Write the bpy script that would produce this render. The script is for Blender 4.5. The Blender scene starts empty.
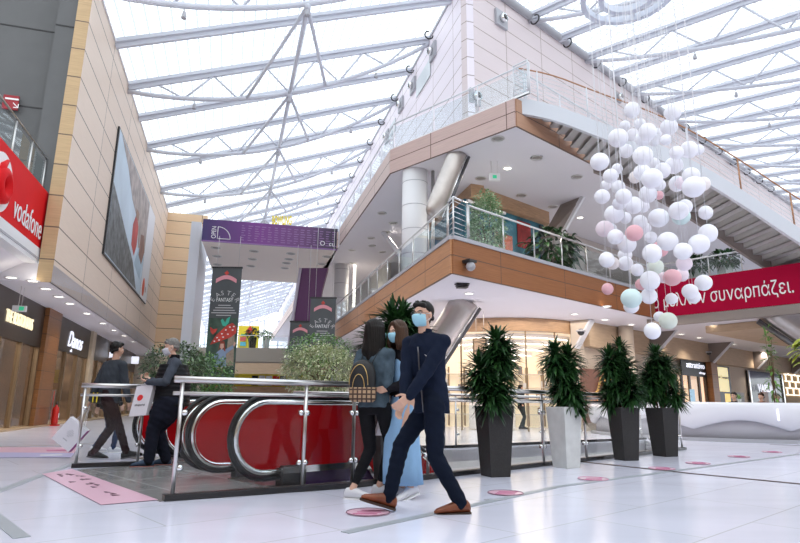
import bpy, bmesh, math, random
from math import *
from mathutils import Vector as V, Matrix
random.seed(7)
SC = bpy.context.scene
COL = SC.collection
# ------------------------------------------------------------------ camera
F = 585.0; CX, CY = 400.0, 271.5
UP = V((29.0, 2576.5, -F)).normalized()
_f = V((0, 0, -1)); FY = (_f - UP*_f.dot(UP)).normalized(); FX = FY.cross(UP)
ROT = Matrix((FX, FY, UP))          # camera axes -> world
CAM = V((0, 0, 0.88))
def ray(x, y): return ROT @ V((x-CX, CY-y, -F)).normalized()
def onZ(x, y, z):
    d = ray(x, y); return CAM + d*((z-CAM.z)/d.z)
def onV(x, y, P, h):
    n = V((h[1], -h[0], 0)); d = ray(x, y); return CAM + d*(n.dot(V((P[0], P[1], 0))-CAM)/n.dot(d))
def atY(x, y, Y):
    d = ray(x, y); return CAM + d*(Y/d.y)
def proj(P):
    c = ROT.transposed() @ (V(P)-CAM); return (CX+F*c.x/-c.z, CY-F*c.y/-c.z)
def vert(y, P):
    lo, hi = -20.0, 60.0
    for _ in range(50):
        m = (lo+hi)/2
        if proj((P[0], P[1], m))[1] > y: lo = m
        else: hi = m
    return lo
cd = bpy.data.cameras.new('camera'); cd.sensor_width = 36; cd.lens = F/800*36; cd.clip_end = 400
co = bpy.data.objects.new('camera', cd); COL.objects.link(co)
co.matrix_world = Matrix.Translation(CAM) @ ROT.to_4x4(); SC.camera = co
def hdg(x, y):
    d = ray(x, y); d.z = 0; return d.normalized()
Z = V((0, 0, 1))
D1 = hdg(228, 399); P1 = V((D1.y, -D1.x, 0)); D2 = hdg(1080, 409); Q2 = V((D2.y, -D2.x, 0))
SZ1, FL2, SZ2, FL3 = 4.0, 4.94, 8.8, 9.75
ZL, ZP = 13.5, 18.2
B0 = onZ(51, 282.5, SZ1); B0.z = 0
A2 = onZ(452, 274, SZ1); A2.z = 0
def L(t, o, z=0): return B0 + D1*t + P1*o + Z*z
def W(s, w, z=0): return A2 + D2*s + Q2*w + Z*z
def toL(p): q = V(p)-B0; return (q.dot(D1), q.dot(P1))
def toW(p): q = V(p)-A2; return (q.dot(D2), q.dot(Q2))
# ------------------------------------------------------------------ mesh builder
class MB:
    def __init__(s): s.v = []; s.f = []; s.m = []; s.sm = []
    def add(s, vs, fs, mi=0, smooth=False):
        b = len(s.v); s.v += [tuple(x) for x in vs]
        for f in fs: s.f.append([b+i for i in f]); s.m.append(mi); s.sm.append(smooth)
        return s
    def para(s, o, a, b, c, mi=0):
        o, a, b, c = V(o), V(a), V(b), V(c)
        vs = [o, o+a, o+a+b, o+b, o+c, o+a+c, o+a+b+c, o+b+c]
        fs = [(0,3,2,1),(4,5,6,7),(0,1,5,4),(1,2,6,5),(2,3,7,6),(3,0,4,7)]
        if a.cross(b).dot(c) < 0: fs = [f[::-1] for f in fs]
        return s.add(vs, fs, mi)
    def box(s, c, size, rz=0, mi=0):
        R = Matrix.Rotation(rz, 3, 'Z'); a = R@V((size[0],0,0)); b = R@V((0,size[1],0)); d = V((0,0,size[2]))
        return s.para(V(c)-(a+b+d)/2, a, b, d, mi)
    def prism(s, pts, vec, mi=0):
        pts = [V(p) for p in pts]; vec = V(vec); n = len(pts)
        nn = V((0,0,0))
        for i in range(n): nn += pts[i].cross(pts[(i+1) % n])
        fs = [tuple(range(n-1, -1, -1)), tuple(range(n, 2*n))] + [(i, (i+1)%n, n+(i+1)%n, n+i) for i in range(n)]
        c0 = sum(pts, V((0,0,0)))/n; nn = V((0,0,0))
        for i in range(n): nn += (pts[i]-c0).cross(pts[(i+1) % n]-c0)
        if nn.dot(vec) < 0: fs = [f[::-1] for f in fs]
        return s.add(pts+[p+vec for p in pts], fs, mi)
    def rings(s, rings, mi=0, smooth=True, cap=True, closed=False):
        n = len(rings[0]); vs = [p for r in rings for p in r]; fs = []
        m = len(rings)
        for i in range(m if closed else m-1):
            j = (i+1) % m
            for k in range(n):
                l = (k+1) % n; fs.append((i*n+k, i*n+l, j*n+l, j*n+k))
        if cap and not closed:
            fs.append(tuple(range(n-1,-1,-1))); fs.append(tuple(range((m-1)*n, m*n)))
        return s.add(vs, fs, mi, smooth)
    def tube(s, pts, r, n=8, mi=0, smooth=True, closed=False, sq=None):
        pts = [V(p) for p in pts]; m = len(pts); R = []
        rr = r if isinstance(r, (list, tuple)) else [r]*m
        pu = None
        for i, p in enumerate(pts):
            if closed: t = pts[(i+1)%m]-pts[i-1]
            else: t = pts[min(i+1,m-1)]-pts[max(i-1,0)]
            t = t.normalized() if t.length > 1e-9 else V((0,0,1))
            if pu is None:
                a = Z if abs(t.z) < .9 else V((1,0,0)); u = (a - t*a.dot(t)).normalized()
            else:
                u = pu - t*pu.dot(t); u = u.normalized() if u.length > 1e-6 else pu
            pu = u; w = t.cross(u)
            if sq: R.append([p+u*(sq[1]/2*y)+w*(sq[0]/2*x) for x, y in ((1,1),(-1,1),(-1,-1),(1,-1))])
            else: R.append([p+(u*cos(2*pi*k/n)+w*sin(2*pi*k/n))*rr[i] for k in range(n)])
        return s.rings(R, mi, smooth and not sq, True, closed)
    def bar(s, a, b, w, h, mi=0):   # rectangular bar, w sideways, h upward
        return s.tube([a, b], 0, sq=(w, h), mi=mi)
    def sphere(s, c, r, nu=16, nv=10, mi=0, sc=(1,1,1), rot=None):
        c = V(c); vs = []; fs = []
        for j in range(1, nv):
            th = pi*j/nv
            for i in range(nu):
                ph = 2*pi*i/nu; p = V((sin(th)*cos(ph)*sc[0], sin(th)*sin(ph)*sc[1], cos(th)*sc[2]))*r
                vs.append(c+(rot@p if rot else p))
        t = V((0,0,sc[2]*r)); vs.append(c+(rot@t if rot else t)); vs.append(c-(rot@t if rot else t))
        T = len(vs)-2; Bq = T+1
        for j in range(nv-2):
            for i in range(nu): k=(i+1)%nu; fs.append((j*nu+i, (j+1)*nu+i, (j+1)*nu+k, j*nu+k))
        for i in range(nu):
            k=(i+1)%nu; fs.append((T, i, k)); fs.append((Bq, (nv-2)*nu+k, (nv-2)*nu+i))
        return s.add(vs, fs, mi, True)
    def lathe(s, prof, c=(0,0,0), n=24, mi=0, smooth=True):
        c = V(c); return s.rings([[c+V((r*cos(2*pi*k/n), r*sin(2*pi*k/n), z)) for k in range(n)] for r, z in prof], mi, smooth)
    def disc(s, c, r, h, n=24, mi=0): return s.lathe([(r,0),(r,h)], c, n, mi, False)
    def build(s, name, mats, parent=None, label=None, cat=None, group=None, kind=None, origin=None):
        me = bpy.data.meshes.new(name); me.from_pydata(s.v, [], s.f)
        if not isinstance(mats, (list, tuple)): mats = [mats]
        for m in mats: me.materials.append(m)
        me.polygons.foreach_set('material_index', s.m); me.polygons.foreach_set('use_smooth', s.sm)
        me.update()
        return link(name, me, parent, label, cat, group, kind, origin)
def link(name, me, parent=None, label=None, cat=None, group=None, kind=None, origin=None):
    o = bpy.data.objects.new(name, me); COL.objects.link(o)
    if parent is not None:
        me.transform(Matrix.Translation(-abs_loc(parent))); o.parent = parent
    else:
        if origin is None:
            xs = [v.co for v in me.vertices]
            if xs:
                mn = [min(v[i] for v in xs) for i in range(3)]; mx = [max(v[i] for v in xs) for i in range(3)]
                origin = V(((mn[0]+mx[0])/2, (mn[1]+mx[1])/2, mn[2]))
            else: origin = V((0,0,0))
        origin = V(origin); me.transform(Matrix.Translation(-origin)); o.location = origin
    tag(o, label, cat, group, kind); return o
def abs_loc(o):
    p = o.location.copy()
    while o.parent: o = o.parent; p += o.location
    return p
def tag(o, label=None, cat=None, group=None, kind=None):
    if label: o['label'] = label
    if cat: o['category'] = cat
    if group: o['group'] = group
    if kind: o['kind'] = kind
def thing(name, label, cat, loc=(0,0,0), group=None):
    o = bpy.data.objects.new(name, None); COL.objects.link(o); o.location = V(loc); o.empty_display_size = .2
    tag(o, label, cat, group); return o
def children(o): return [c for c in bpy.data.objects if c.parent == o]
def copy_tree(o, parent=None):
    c = o.copy(); COL.objects.link(c); c.parent = parent
    for ch in children(o): copy_tree(ch, c)
    return c
def dup(o, loc, rz=0, label=None, group=None, sc=None):
    c = copy_tree(o); c.location = V(loc); c.rotation_euler = (0, 0, rz)
    if label: c['label'] = label
    if group: c['group'] = group
    if sc: c.scale = (sc,)*3 if not isinstance(sc, tuple) else sc
    return c
def fuse(name, mb, voxel, mat, parent, it=3, label=None, disp=None):
    me = bpy.data.meshes.new('t'); me.from_pydata(mb.v, [], mb.f); me.update()
    t = bpy.data.objects.new('t', me); COL.objects.link(t)
    m = t.modifiers.new('r', 'REMESH'); m.mode = 'VOXEL'; m.voxel_size = voxel; m.use_smooth_shade = True
    m = t.modifiers.new('s', 'SMOOTH'); m.iterations = it; m.factor = .5
    dg = bpy.context.evaluated_depsgraph_get()
    me2 = bpy.data.meshes.new_from_object(t.evaluated_get(dg)); me2.name = name
    bpy.data.objects.remove(t); bpy.data.meshes.remove(me)
    me2.materials.clear(); me2.materials.append(mat)
    me2.polygons.foreach_set('use_smooth', [True]*len(me2.polygons))
    if disp:
        nn_ = [(v.co.copy(), v.normal.copy()) for v in me2.vertices]
        me2.vertices.foreach_set('co', [x for c, n_ in nn_ for x in (c+n_*disp(c))])
    return link(name, me2, parent, label)
def text(name, body, o, right, up, height, mat, parent=None, width=None, ext=.004, align='LEFT', shear=0, label=None, bold=0, **kw):
    cu = bpy.data.curves.new('t', 'FONT'); cu.offset = bold; cu.body = body; cu.extrude = .025; cu.shear = shear; cu.resolution_u = 8
    t = bpy.data.objects.new('t', cu); COL.objects.link(t)
    dg = bpy.context.evaluated_depsgraph_get()
    me = bpy.data.meshes.new_from_object(t.evaluated_get(dg)); me.name = name
    bpy.data.objects.remove(t); bpy.data.curves.remove(cu)
    xs = [v.co.x for v in me.vertices]; ys = [v.co.y for v in me.vertices]
    x0, x1, y0, y1 = min(xs), max(xs), min(ys), max(ys)
    sy = height/(y1-y0); sx = width/(x1-x0) if width else sy
    right, up, o = V(right).normalized(), V(up).normalized(), V(o); nrm = right.cross(up)
    off = {'LEFT': 0, 'CENTER': .5, 'RIGHT': 1}[align]*(x1-x0)*sx
    for v in me.vertices:
        x, y, z = v.co; v.co = o + right*((x-x0)*sx-off) + up*((y-y0)*sy) + nrm*((z/.05+.5)*ext)
    me.materials.clear(); me.materials.append(mat); me.update()
    return link(name, me, parent, label, **kw)
# ------------------------------------------------------------------ materials
def nt(name):
    m = bpy.data.materials.new(name); m.use_nodes = True; t = m.node_tree; b = t.nodes['Principled BSDF']; return m, t, b
def lk(t, a, b): t.links.new(a, b)
def mat(name, col, rough=.5, metal=0., var=.0, scale=8., bump=0., bscale=60., spec=None, emit=None, es=0., coat=0., stretch=None):
    m, t, b = nt(name); c = (*col, 1)
    b.inputs['Base Color'].default_value = c; b.inputs['Roughness'].default_value = rough; b.inputs['Metallic'].default_value = metal
    if spec is not None: b.inputs['Specular IOR Level'].default_value = spec
    if coat: b.inputs['Coat Weight'].default_value = coat; b.inputs['Coat Roughness'].default_value = .08
    if emit: b.inputs['Emission Color'].default_value = (*emit, 1); b.inputs['Emission Strength'].default_value = es
    if var or bump:
        tc = t.nodes.new('ShaderNodeTexCoord'); src = tc.outputs['Object']
        if stretch:
            mp = t.nodes.new('ShaderNodeMapping'); mp.inputs['Scale'].default_value = stretch; lk(t, src, mp.inputs[0]); src = mp.outputs[0]
    if var:
        n = t.nodes.new('ShaderNodeTexNoise'); n.inputs['Scale'].default_value = scale; n.inputs['Detail'].default_value = 4; lk(t, src, n.inputs['Vector'])
        r = t.nodes.new('ShaderNodeValToRGB'); r.color_ramp.elements[0].position = .3; r.color_ramp.elements[1].position = .7
        r.color_ramp.elements[0].color = (*[max(0, x*(1-var)) for x in col], 1); r.color_ramp.elements[1].color = (*[min(1, x*(1+var)) for x in col], 1)
        lk(t, n.outputs[0], r.inputs[0]); lk(t, r.outputs[0], b.inputs['Base Color'])
    if bump:
        n = t.nodes.new('ShaderNodeTexNoise'); n.inputs['Scale'].default_value = bscale; n.inputs['Detail'].default_value = 3; lk(t, src, n.inputs['Vector'])
        bp = t.nodes.new('ShaderNodeBump'); bp.inputs['Strength'].default_value = bump; bp.inputs['Distance'].default_value = .01
        lk(t, n.outputs[0], bp.inputs['Height']); lk(t, bp.outputs[0], b.inputs['Normal'])
    return m
def panel_mat(name, u, bw, rh, c1, c2, seam, rough=.5, mort=.012, grain=0., off=0., u0=0., v0=0., v=None, gscale=(1.5, 40), coat=0., metal=0., vmort=True):
    m, t, b = nt(name); N = t.nodes.new; b.inputs['Roughness'].default_value = rough; b.inputs['Metallic'].default_value = metal
    if coat: b.inputs['Coat Weight'].default_value = coat
    g = N('ShaderNodeNewGeometry')
    du = N('ShaderNodeVectorMath'); du.operation = 'DOT_PRODUCT'; du.inputs[1].default_value = tuple(u); lk(t, g.outputs['Position'], du.inputs[0])
    dv = N('ShaderNodeVectorMath'); dv.operation = 'DOT_PRODUCT'; dv.inputs[1].default_value = tuple(v or Z); lk(t, g.outputs['Position'], dv.inputs[0])
    a = N('ShaderNodeMath'); a.operation = 'ADD'; a.inputs[1].default_value = u0+500*bw; lk(t, du.outputs['Value'], a.inputs[0])
    a2 = N('ShaderNodeMath'); a2.operation = 'ADD'; a2.inputs[1].default_value = v0+500*rh; lk(t, dv.outputs['Value'], a2.inputs[0])
    cb = N('ShaderNodeCombineXYZ'); lk(t, a.outputs[0], cb.inputs[0]); lk(t, a2.outputs[0], cb.inputs[1])
    br = N('ShaderNodeTexBrick'); br.offset = off; br.inputs['Scale'].default_value = 1; br.inputs['Brick Width'].default_value = bw; br.inputs['Row Height'].default_value = rh
    br.inputs['Mortar Size'].default_value = mort; br.inputs['Mortar Smooth'].default_value = 0; br.inputs['Bias'].default_value = 0
    b.inputs['Specular IOR Level'].default_value = .25; br.inputs['Color1'].default_value = (*c1, 1); br.inputs['Color2'].default_value = (*c2, 1); br.inputs['Mortar'].default_value = (*seam, 1)
    lk(t, cb.outputs[0], br.inputs['Vector'])
    out = br.outputs['Color']
    if grain:
        mp = N('ShaderNodeMapping'); mp.inputs['Scale'].default_value = (gscale[0], gscale[1], 1); lk(t, cb.outputs[0], mp.inputs[0])
        n = N('ShaderNodeTexNoise'); n.inputs['Scale'].default_value = 1; n.inputs['Detail'].default_value = 5; lk(t, mp.outputs[0], n.inputs['Vector'])
        r = N('ShaderNodeMapRange'); r.inputs[1].default_value = .3; r.inputs[2].default_value = .7; r.inputs[3].default_value = 1-grain; r.inputs[4].default_value = 1+grain
        lk(t, n.outputs[0], r.inputs[0])
        mx = N('ShaderNodeVectorMath'); mx.operation = 'SCALE'; lk(t, out, mx.inputs[0]); lk(t, r.outputs[0], mx.inputs['Scale']); out = mx.outputs[0]
    lk(t, out, b.inputs['Base Color']); return m
def glass_mat(name, tint=(.93,.97,.97), refl=.12, rough=.02, sheen_mix=0.):
    m, t, b = nt(name); t.nodes.remove(b); N = t.nodes.new; out = t.nodes['Material Output']
    tr = N('ShaderNodeBsdfTransparent'); tr.inputs[0].default_value = (*tint, 1)
    gl = N('ShaderNodeBsdfGlossy'); gl.inputs['Roughness'].default_value = rough
    fr = N('ShaderNodeFresnel'); fr.inputs[0].default_value = 1.45
    mu = N('ShaderNodeMath'); mu.operation = 'MULTIPLY_ADD'; mu.inputs[1].default_value = .9; mu.inputs[2].default_value = max(0, refl)*.1; gb = N('ShaderNodeNewGeometry'); iv = N('ShaderNodeMath'); iv.operation = 'SUBTRACT'; iv.inputs[0].default_value = 1; lk(t, gb.outputs['Backfacing'], iv.inputs[1]); m0 = N('ShaderNodeMath'); m0.operation = 'MULTIPLY'; lk(t, fr.outputs[0], m0.inputs[0]); lk(t, iv.outputs[0], m0.inputs[1]); lk(t, m0.outputs[0], mu.inputs[0])
    mx = N('ShaderNodeMixShader'); lk(t, mu.outputs[0], mx.inputs[0]); lk(t, tr.outputs[0], mx.inputs[1]); lk(t, gl.outputs[0], mx.inputs[2])
    last = mx.outputs[0]
    if sheen_mix:
        df = N('ShaderNodeBsdfDiffuse'); df.inputs[0].default_value = (.85,.9,.9,1)
        m2 = N('ShaderNodeMixShader'); m2.inputs[0].default_value = sheen_mix; lk(t, last, m2.inputs[1]); lk(t, df.outputs[0], m2.inputs[2]); last = m2.outputs[0]
    lk(t, last, out.inputs[0]); return m
def emat(name, col, s):
    m, t, b = nt(name); b.inputs['Base Color'].default_value = (*col, 1); b.inputs['Emission Color'].default_value = (*col, 1); b.inputs['Emission Strength'].default_value = s; return m
M = {}
ORD = ['first','second','third','fourth','fifth','sixth','seventh','eighth','ninth','tenth','eleventh','twelfth','thirteenth','fourteenth','fifteenth','sixteenth','seventeenth','eighteenth','nineteenth','twentieth']
def nth(i):
    if i < 20: return ORD[i]
    t_ = ['twenty','thirty','forty','fifty'][(i+1)//10-2]; r_ = (i+1) % 10
    return t_+'-'+ORD[r_-1] if r_ else {20:'twentieth',30:'thirtieth',40:'fortieth',50:'fiftieth'}[i+1]
M['steel'] = mat('brushed_steel', (.62,.61,.6), .28, 1., var=.06, scale=40, stretch=(1,1,8))
M['steel_dark'] = mat('dark_steel', (.16,.16,.17), .35, .9)
M['chrome'] = mat('chrome', (.8,.8,.8), .12, 1.)
M['col_metal'] = mat('satin_column_metal', (.50,.46,.43), .32, .85, var=.08, scale=3)
M['white_metal'] = mat('white_painted_steel', (.62,.64,.70), .45, 0)
M['grey_metal'] = mat('grey_painted_steel', (.42,.42,.45), .45, 0)
M['white'] = mat('white_paint', (.8,.8,.81), .55)
M['soffit'] = mat('soffit_plaster', (.74,.715,.75), .7, var=.015, scale=.6)
M['black'] = mat('black_plastic', (.02,.02,.022), .35)
M['rubber'] = mat('black_rubber', (.010,.010,.012), .3, spec=.25)
M['grey_wall'] = mat('grey_render', (.115,.118,.12), .7, var=.05, scale=1.5)
M['glass'] = glass_mat('clear_glass')
M['glass_green'] = glass_mat('greenish_glass', (.92,.965,.965), -.2)
M['glass_upper'] = glass_mat('upper_gallery_glass', (.93,.97,.98), .0, sheen_mix=.06)  # white diffuse mixed in to imitate the bright roof reflection
M['glass_dark'] = glass_mat('shop_glass', (.85,.83,.8), .25)
M['lamp_white'] = emat('lamp_white', (1,.93,.82), 5)
M['lamp_cool'] = emat('lamp_cool', (.95,.97,1), 7)
M['lamp_off'] = mat('lamp_reflector', (.30,.28,.26), .4)
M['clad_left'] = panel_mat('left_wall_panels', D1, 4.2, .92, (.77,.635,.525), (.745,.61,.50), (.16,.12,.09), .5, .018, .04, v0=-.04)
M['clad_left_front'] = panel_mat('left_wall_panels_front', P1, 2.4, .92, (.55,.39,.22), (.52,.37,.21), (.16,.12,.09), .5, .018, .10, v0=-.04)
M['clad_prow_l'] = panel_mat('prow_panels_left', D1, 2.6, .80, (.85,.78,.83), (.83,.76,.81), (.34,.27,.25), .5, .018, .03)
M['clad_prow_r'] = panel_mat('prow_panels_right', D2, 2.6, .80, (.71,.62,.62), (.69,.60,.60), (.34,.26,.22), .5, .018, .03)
wd = (.42,.20,.095); wd2 = (.385,.18,.085)
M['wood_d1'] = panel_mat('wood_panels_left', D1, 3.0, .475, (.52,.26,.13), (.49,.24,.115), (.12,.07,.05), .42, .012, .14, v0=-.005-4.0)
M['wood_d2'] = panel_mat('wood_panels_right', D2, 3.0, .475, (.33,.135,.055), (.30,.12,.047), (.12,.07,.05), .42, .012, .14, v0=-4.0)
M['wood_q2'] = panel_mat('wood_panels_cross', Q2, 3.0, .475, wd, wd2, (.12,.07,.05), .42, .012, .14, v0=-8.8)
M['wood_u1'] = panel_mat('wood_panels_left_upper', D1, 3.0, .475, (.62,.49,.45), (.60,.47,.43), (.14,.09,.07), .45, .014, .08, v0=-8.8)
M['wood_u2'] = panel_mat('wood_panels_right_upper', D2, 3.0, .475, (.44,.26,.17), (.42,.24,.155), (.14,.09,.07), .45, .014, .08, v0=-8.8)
M['wood'] = mat('oak_veneer', (.45,.28,.16), .45, var=.18, scale=3, stretch=(1,1,12))
M['tanwall'] = mat('tan_fascia', (.50,.37,.25), .6, var=.08, scale=2, stretch=(1,1,8))
M['beige'] = mat('beige_wall', (.62,.53,.43), .65, var=.03, scale=1)
# ------------------------------------------------------------------ setting
def floor_mat():
    m, t, b = nt('floor_tiles'); N = t.nodes.new; b.inputs['Roughness'].default_value = .16; b.inputs['Specular IOR Level'].default_value = .5
    g = N('ShaderNodeNewGeometry')
    th = 0.95
    mp = N('ShaderNodeMapping'); mp.inputs['Rotation'].default_value = (0,0,-radians(42)); lk(t, g.outputs['Position'], mp.inputs[0])
    br = N('ShaderNodeTexBrick'); br.offset = .5; br.inputs['Scale'].default_value = 1; br.inputs['Brick Width'].default_value = 1.8; br.inputs['Row Height'].default_value = .9
    br.inputs['Mortar Size'].default_value = .006; br.inputs['Mortar Smooth'].default_value = 0
    br.inputs['Color1'].default_value = (.775,.775,.89,1); br.inputs['Color2'].default_value = (.74,.745,.86,1); br.inputs['Mortar'].default_value = (.56,.57,.60,1)
    lk(t, mp.outputs[0], br.inputs['Vector'])
    n = N('ShaderNodeTexNoise'); n.inputs['Scale'].default_value = .9; n.inputs['Detail'].default_value = 5
    m2 = N('ShaderNodeMapping'); m2.inputs['Scale'].default_value = (.5,2.2,1); m2.inputs['Rotation'].default_value = (0,0,-radians(42)); lk(t, g.outputs['Position'], m2.inputs[0]); lk(t, m2.outputs[0], n.inputs['Vector'])
    r = N('ShaderNodeMapRange'); r.inputs[1].default_value = .3; r.inputs[2].default_value = .7; r.inputs[3].default_value = .93; r.inputs[4].default_value = 1.03; lk(t, n.outputs[0], r.inputs[0])
    mx = N('ShaderNodeVectorMath'); mx.operation = 'SCALE'; lk(t, br.outputs['Color'], mx.inputs[0]); lk(t, r.outputs[0], mx.inputs['Scale']); lk(t, mx.outputs[0], b.inputs['Base Color'])
    return m
M['floor'] = floor_mat()
# void polygon (opening down to the basement) measured on the floor
R0, R1, R2 = onZ(163,501,0), onZ(352,487.5,0), onZ(682,450,0)   # base of the near glass rail
ESC = V((sin(radians(46)), cos(radians(46)), 0)); ESF = V((-ESC.y, ESC.x, 0))  # along / across the escalators
E0 = V((-1.72, 6.2, 0))
def E(a, b, z=0): return E0 + ESC*a + ESF*b + Z*z
NR = (R2-R1).normalized(); NQ = V((-NR.y, NR.x, 0))
V0 = E(1.55,.02); V1 = R1+NR*0.2+NQ*.12; V2 = R2+NQ*.14-NR*.25
F1 = onZ(452,449,0); F2 = onZ(645,440,0)
F0 = E(1.55, 4.25); FX_ = E(3.3, 4.25)
void = [V0, R1+NR*1.2+NQ*.10, V2, F2, F1, FX_, F0]
def flat(poly_outer, hole, z, th, name, m, **kw):
    bm = bmesh.new()
    vo = [bm.verts.new((p[0], p[1], z)) for p in poly_outer]; vh = [bm.verts.new((p[0], p[1], z)) for p in hole]
    es = []
    for vs in (vo, vh):
        for i in range(len(vs)): es.append(bm.edges.new((vs[i], vs[(i+1)%len(vs)])))
    bmesh.ops.triangle_fill(bm, use_beauty=True, edges=es)
    for f in bm.faces:
        if f.normal.z < 0: f.normal_flip()
    r = bmesh.ops.extrude_face_region(bm, geom=bm.faces[:])
    for e in r['geom']:
        if isinstance(e, bmesh.types.BMVert): e.co.z -= th
    bmesh.ops.recalc_face_normals(bm, faces=bm.faces[:])
    me = bpy.data.meshes.new(name); bm.to_mesh(me); bm.free(); me.materials.append(m)
    return link(name, me, origin=(0,0,0), **kw)
flat([(-60,-12,0),(60,-12,0),(75,110,0),(-60,110,0)], void, 0, .25, 'floor', M['floor'], kind='structure')
# slab edge cladding around the void
M['edge'] = mat('slab_edge_metal', (.74,.74,.75), .45)
def struct(mb, name, m, **kw): return mb.build(name, m, kind='structure', **kw)
mb = MB()
for a, b in ((V2,F2),(F2,F1),(F1,FX_),(FX_,F0)):
    d = (b-a).normalized(); n = V((-d.y, d.x, 0))
    mb.para(a-Z*.9, b-a, n*-.06, Z*.88)
struct(mb, 'trim_1', M['edge'])
mb = MB(); mb.prism([E(-6,-6,-4.3), E(24,-6,-4.3), E(24,14,-4.3), E(-6,14,-4.3)], Z*-.2)
struct(mb, 'floor_basement', mat('basement_floor', (.55,.55,.56), .3))
mb = MB()
bw = [E(1.2,-3), E(16,-3), E(16,9), E(1.2,9)]
for i in range(4):
    a, b = bw[i], bw[(i+1)%4]; d = (b-a).normalized(); n = V((d.y,-d.x,0)); mb.para(a-Z*4.3, b-a, n*.1, Z*4.02)
struct(mb, 'wall_basement', mat('basement_wall', (.80,.77,.73), .6))
# grey stone patch round the escalator heads
G0, G1 = onZ(77,470,0), onZ(160,502,0)
mb = MB(); mb.prism([p+Z*.001 for p in (G0, G1, R0, R1, V0, F0, E(.6,4.4), onZ(172,463,0))], Z*.004)
M['stone'] = panel_mat('grey_stone', ESC, .9, .9, (.28,.275,.27), (.24,.235,.23), (.45,.45,.45), .18, .008, .12, v=ESF, gscale=(3,3))
struct(mb, 'floor_patch', M['stone'])
# inlaid metal strips in the floor
def strip(name, pts, w, m):
    mb = MB()
    for a, b in zip(pts, pts[1:]):
        d = (b-a).normalized(); n = V((-d.y,d.x,0))
        mb.prism([a-n*w/2+Z*.001, a+n*w/2+Z*.001, b+n*w/2+Z*.001, b-n*w/2+Z*.001], Z*.004)
    struct(mb, name, m)
M['strip'] = mat('floor_strip_metal', (.36,.39,.42), .4, .1); M['strip_brown'] = mat('floor_strip_brown', (.07,.045,.035), .5)
def gl(*ps): return [onZ(x, y, 0) for x, y in ps]
strip('trim_2', gl((-30,502),(78,462)), .10, M['strip'])
strip('trim_3', gl((345,533),(560,486.5),(690,469),(830,450)), .085, M['strip'])
strip('trim_4', gl((579,461.5),(690,473.5),(830,487)), .09, M['strip_brown'])
strip('trim_5', gl((-20,505),(22,538)), .10, M['strip'])
strip('trim_6', gl((-40,448.5),(100,443.5)), .10, mat('floor_strip_dark', (.28,.24,.22), .4))
strip('trim_7', gl((770,444.5),(830,447)), .09, M['strip_brown'])
# ---- left wall
tE = toL(onV(168,213,B0,D1))[0]
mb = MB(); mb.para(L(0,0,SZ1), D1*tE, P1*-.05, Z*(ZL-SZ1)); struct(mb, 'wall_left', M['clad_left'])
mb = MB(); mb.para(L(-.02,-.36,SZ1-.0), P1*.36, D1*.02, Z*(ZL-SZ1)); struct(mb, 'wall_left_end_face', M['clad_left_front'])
mb = MB(); mb.para(L(0,-.36,SZ1+.01), D1*tE, P1*.3, Z*(ZL-SZ1-.02)); mb.para(L(-.03,-.42,ZL), D1*tE, P1*.47, Z*.08); struct(mb, 'wall_left_core', M['white'])
mb = MB(); mb.para(L(tE,0,SZ1), P1*2.6, D1*.3, Z*(ZL-SZ1)); struct(mb, 'wall_end', panel_mat('end_wall_panels', P1, 2.6, .92, (.84,.62,.40), (.81,.59,.38), (.2,.14,.1), .5, .02, .05, v0=-.04))
# white pier beside the bridge
mb = MB(); mb.para(L(13.6,2.35,0), P1*.5, D1*8, Z*(FL3+.35)); struct(mb, 'wall_pier', mat('white_pier', (.66,.68,.73), .4))
# grey wall on the left, facing the camera
mb = MB(); mb.para(L(.6,-.85,FL2), P1*-12, D1*.3, Z*13); mb.para(L(.15,-.36,FL2), P1*-.55, D1*.5, Z*13)
struct(mb, 'wall_grey', M['grey_wall'])
mb = MB(); mb.para(L(.58,-.9,FL2+4.35), P1*-12, D1*.02, Z*.03); mb.para(L(.58,-.9,FL2+6.9), P1*-12, D1*.02, Z*.03); mb.para(L(.13,-.36,FL2+6.9), P1*-.55, D1*.02, Z*.03); struct(mb, 'trim_8', M['black'])
mb = MB(); mb.para(L(.52,-.92,FL2), P1*-12, D1*.08, Z*2.6); struct(mb, 'wall_grey_lower', mat('grey_render_dark', (.13,.13,.125), .6))
# left soffit + level-2 slab
oS = toL(onZ(0,285,SZ1))[1]
mb = MB(); mb.prism([L(-16,-1.5,SZ1), L(0,-1.5,SZ1), L(0,0,SZ1), L(tE+20,0,SZ1), L(tE+20,-9,SZ1), L(-16,-9,SZ1)], Z*.5); struct(mb, 'ceiling_left', M['soffit'])
mb = MB(); mb.prism([L(-16,-.4,SZ1+.5), L(.1,-.4,SZ1+.5), L(.1,-12,SZ1+.5), L(-16,-12,SZ1+.5)], Z*.43); struct(mb, 'floor_left_gallery', M['white'])
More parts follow.
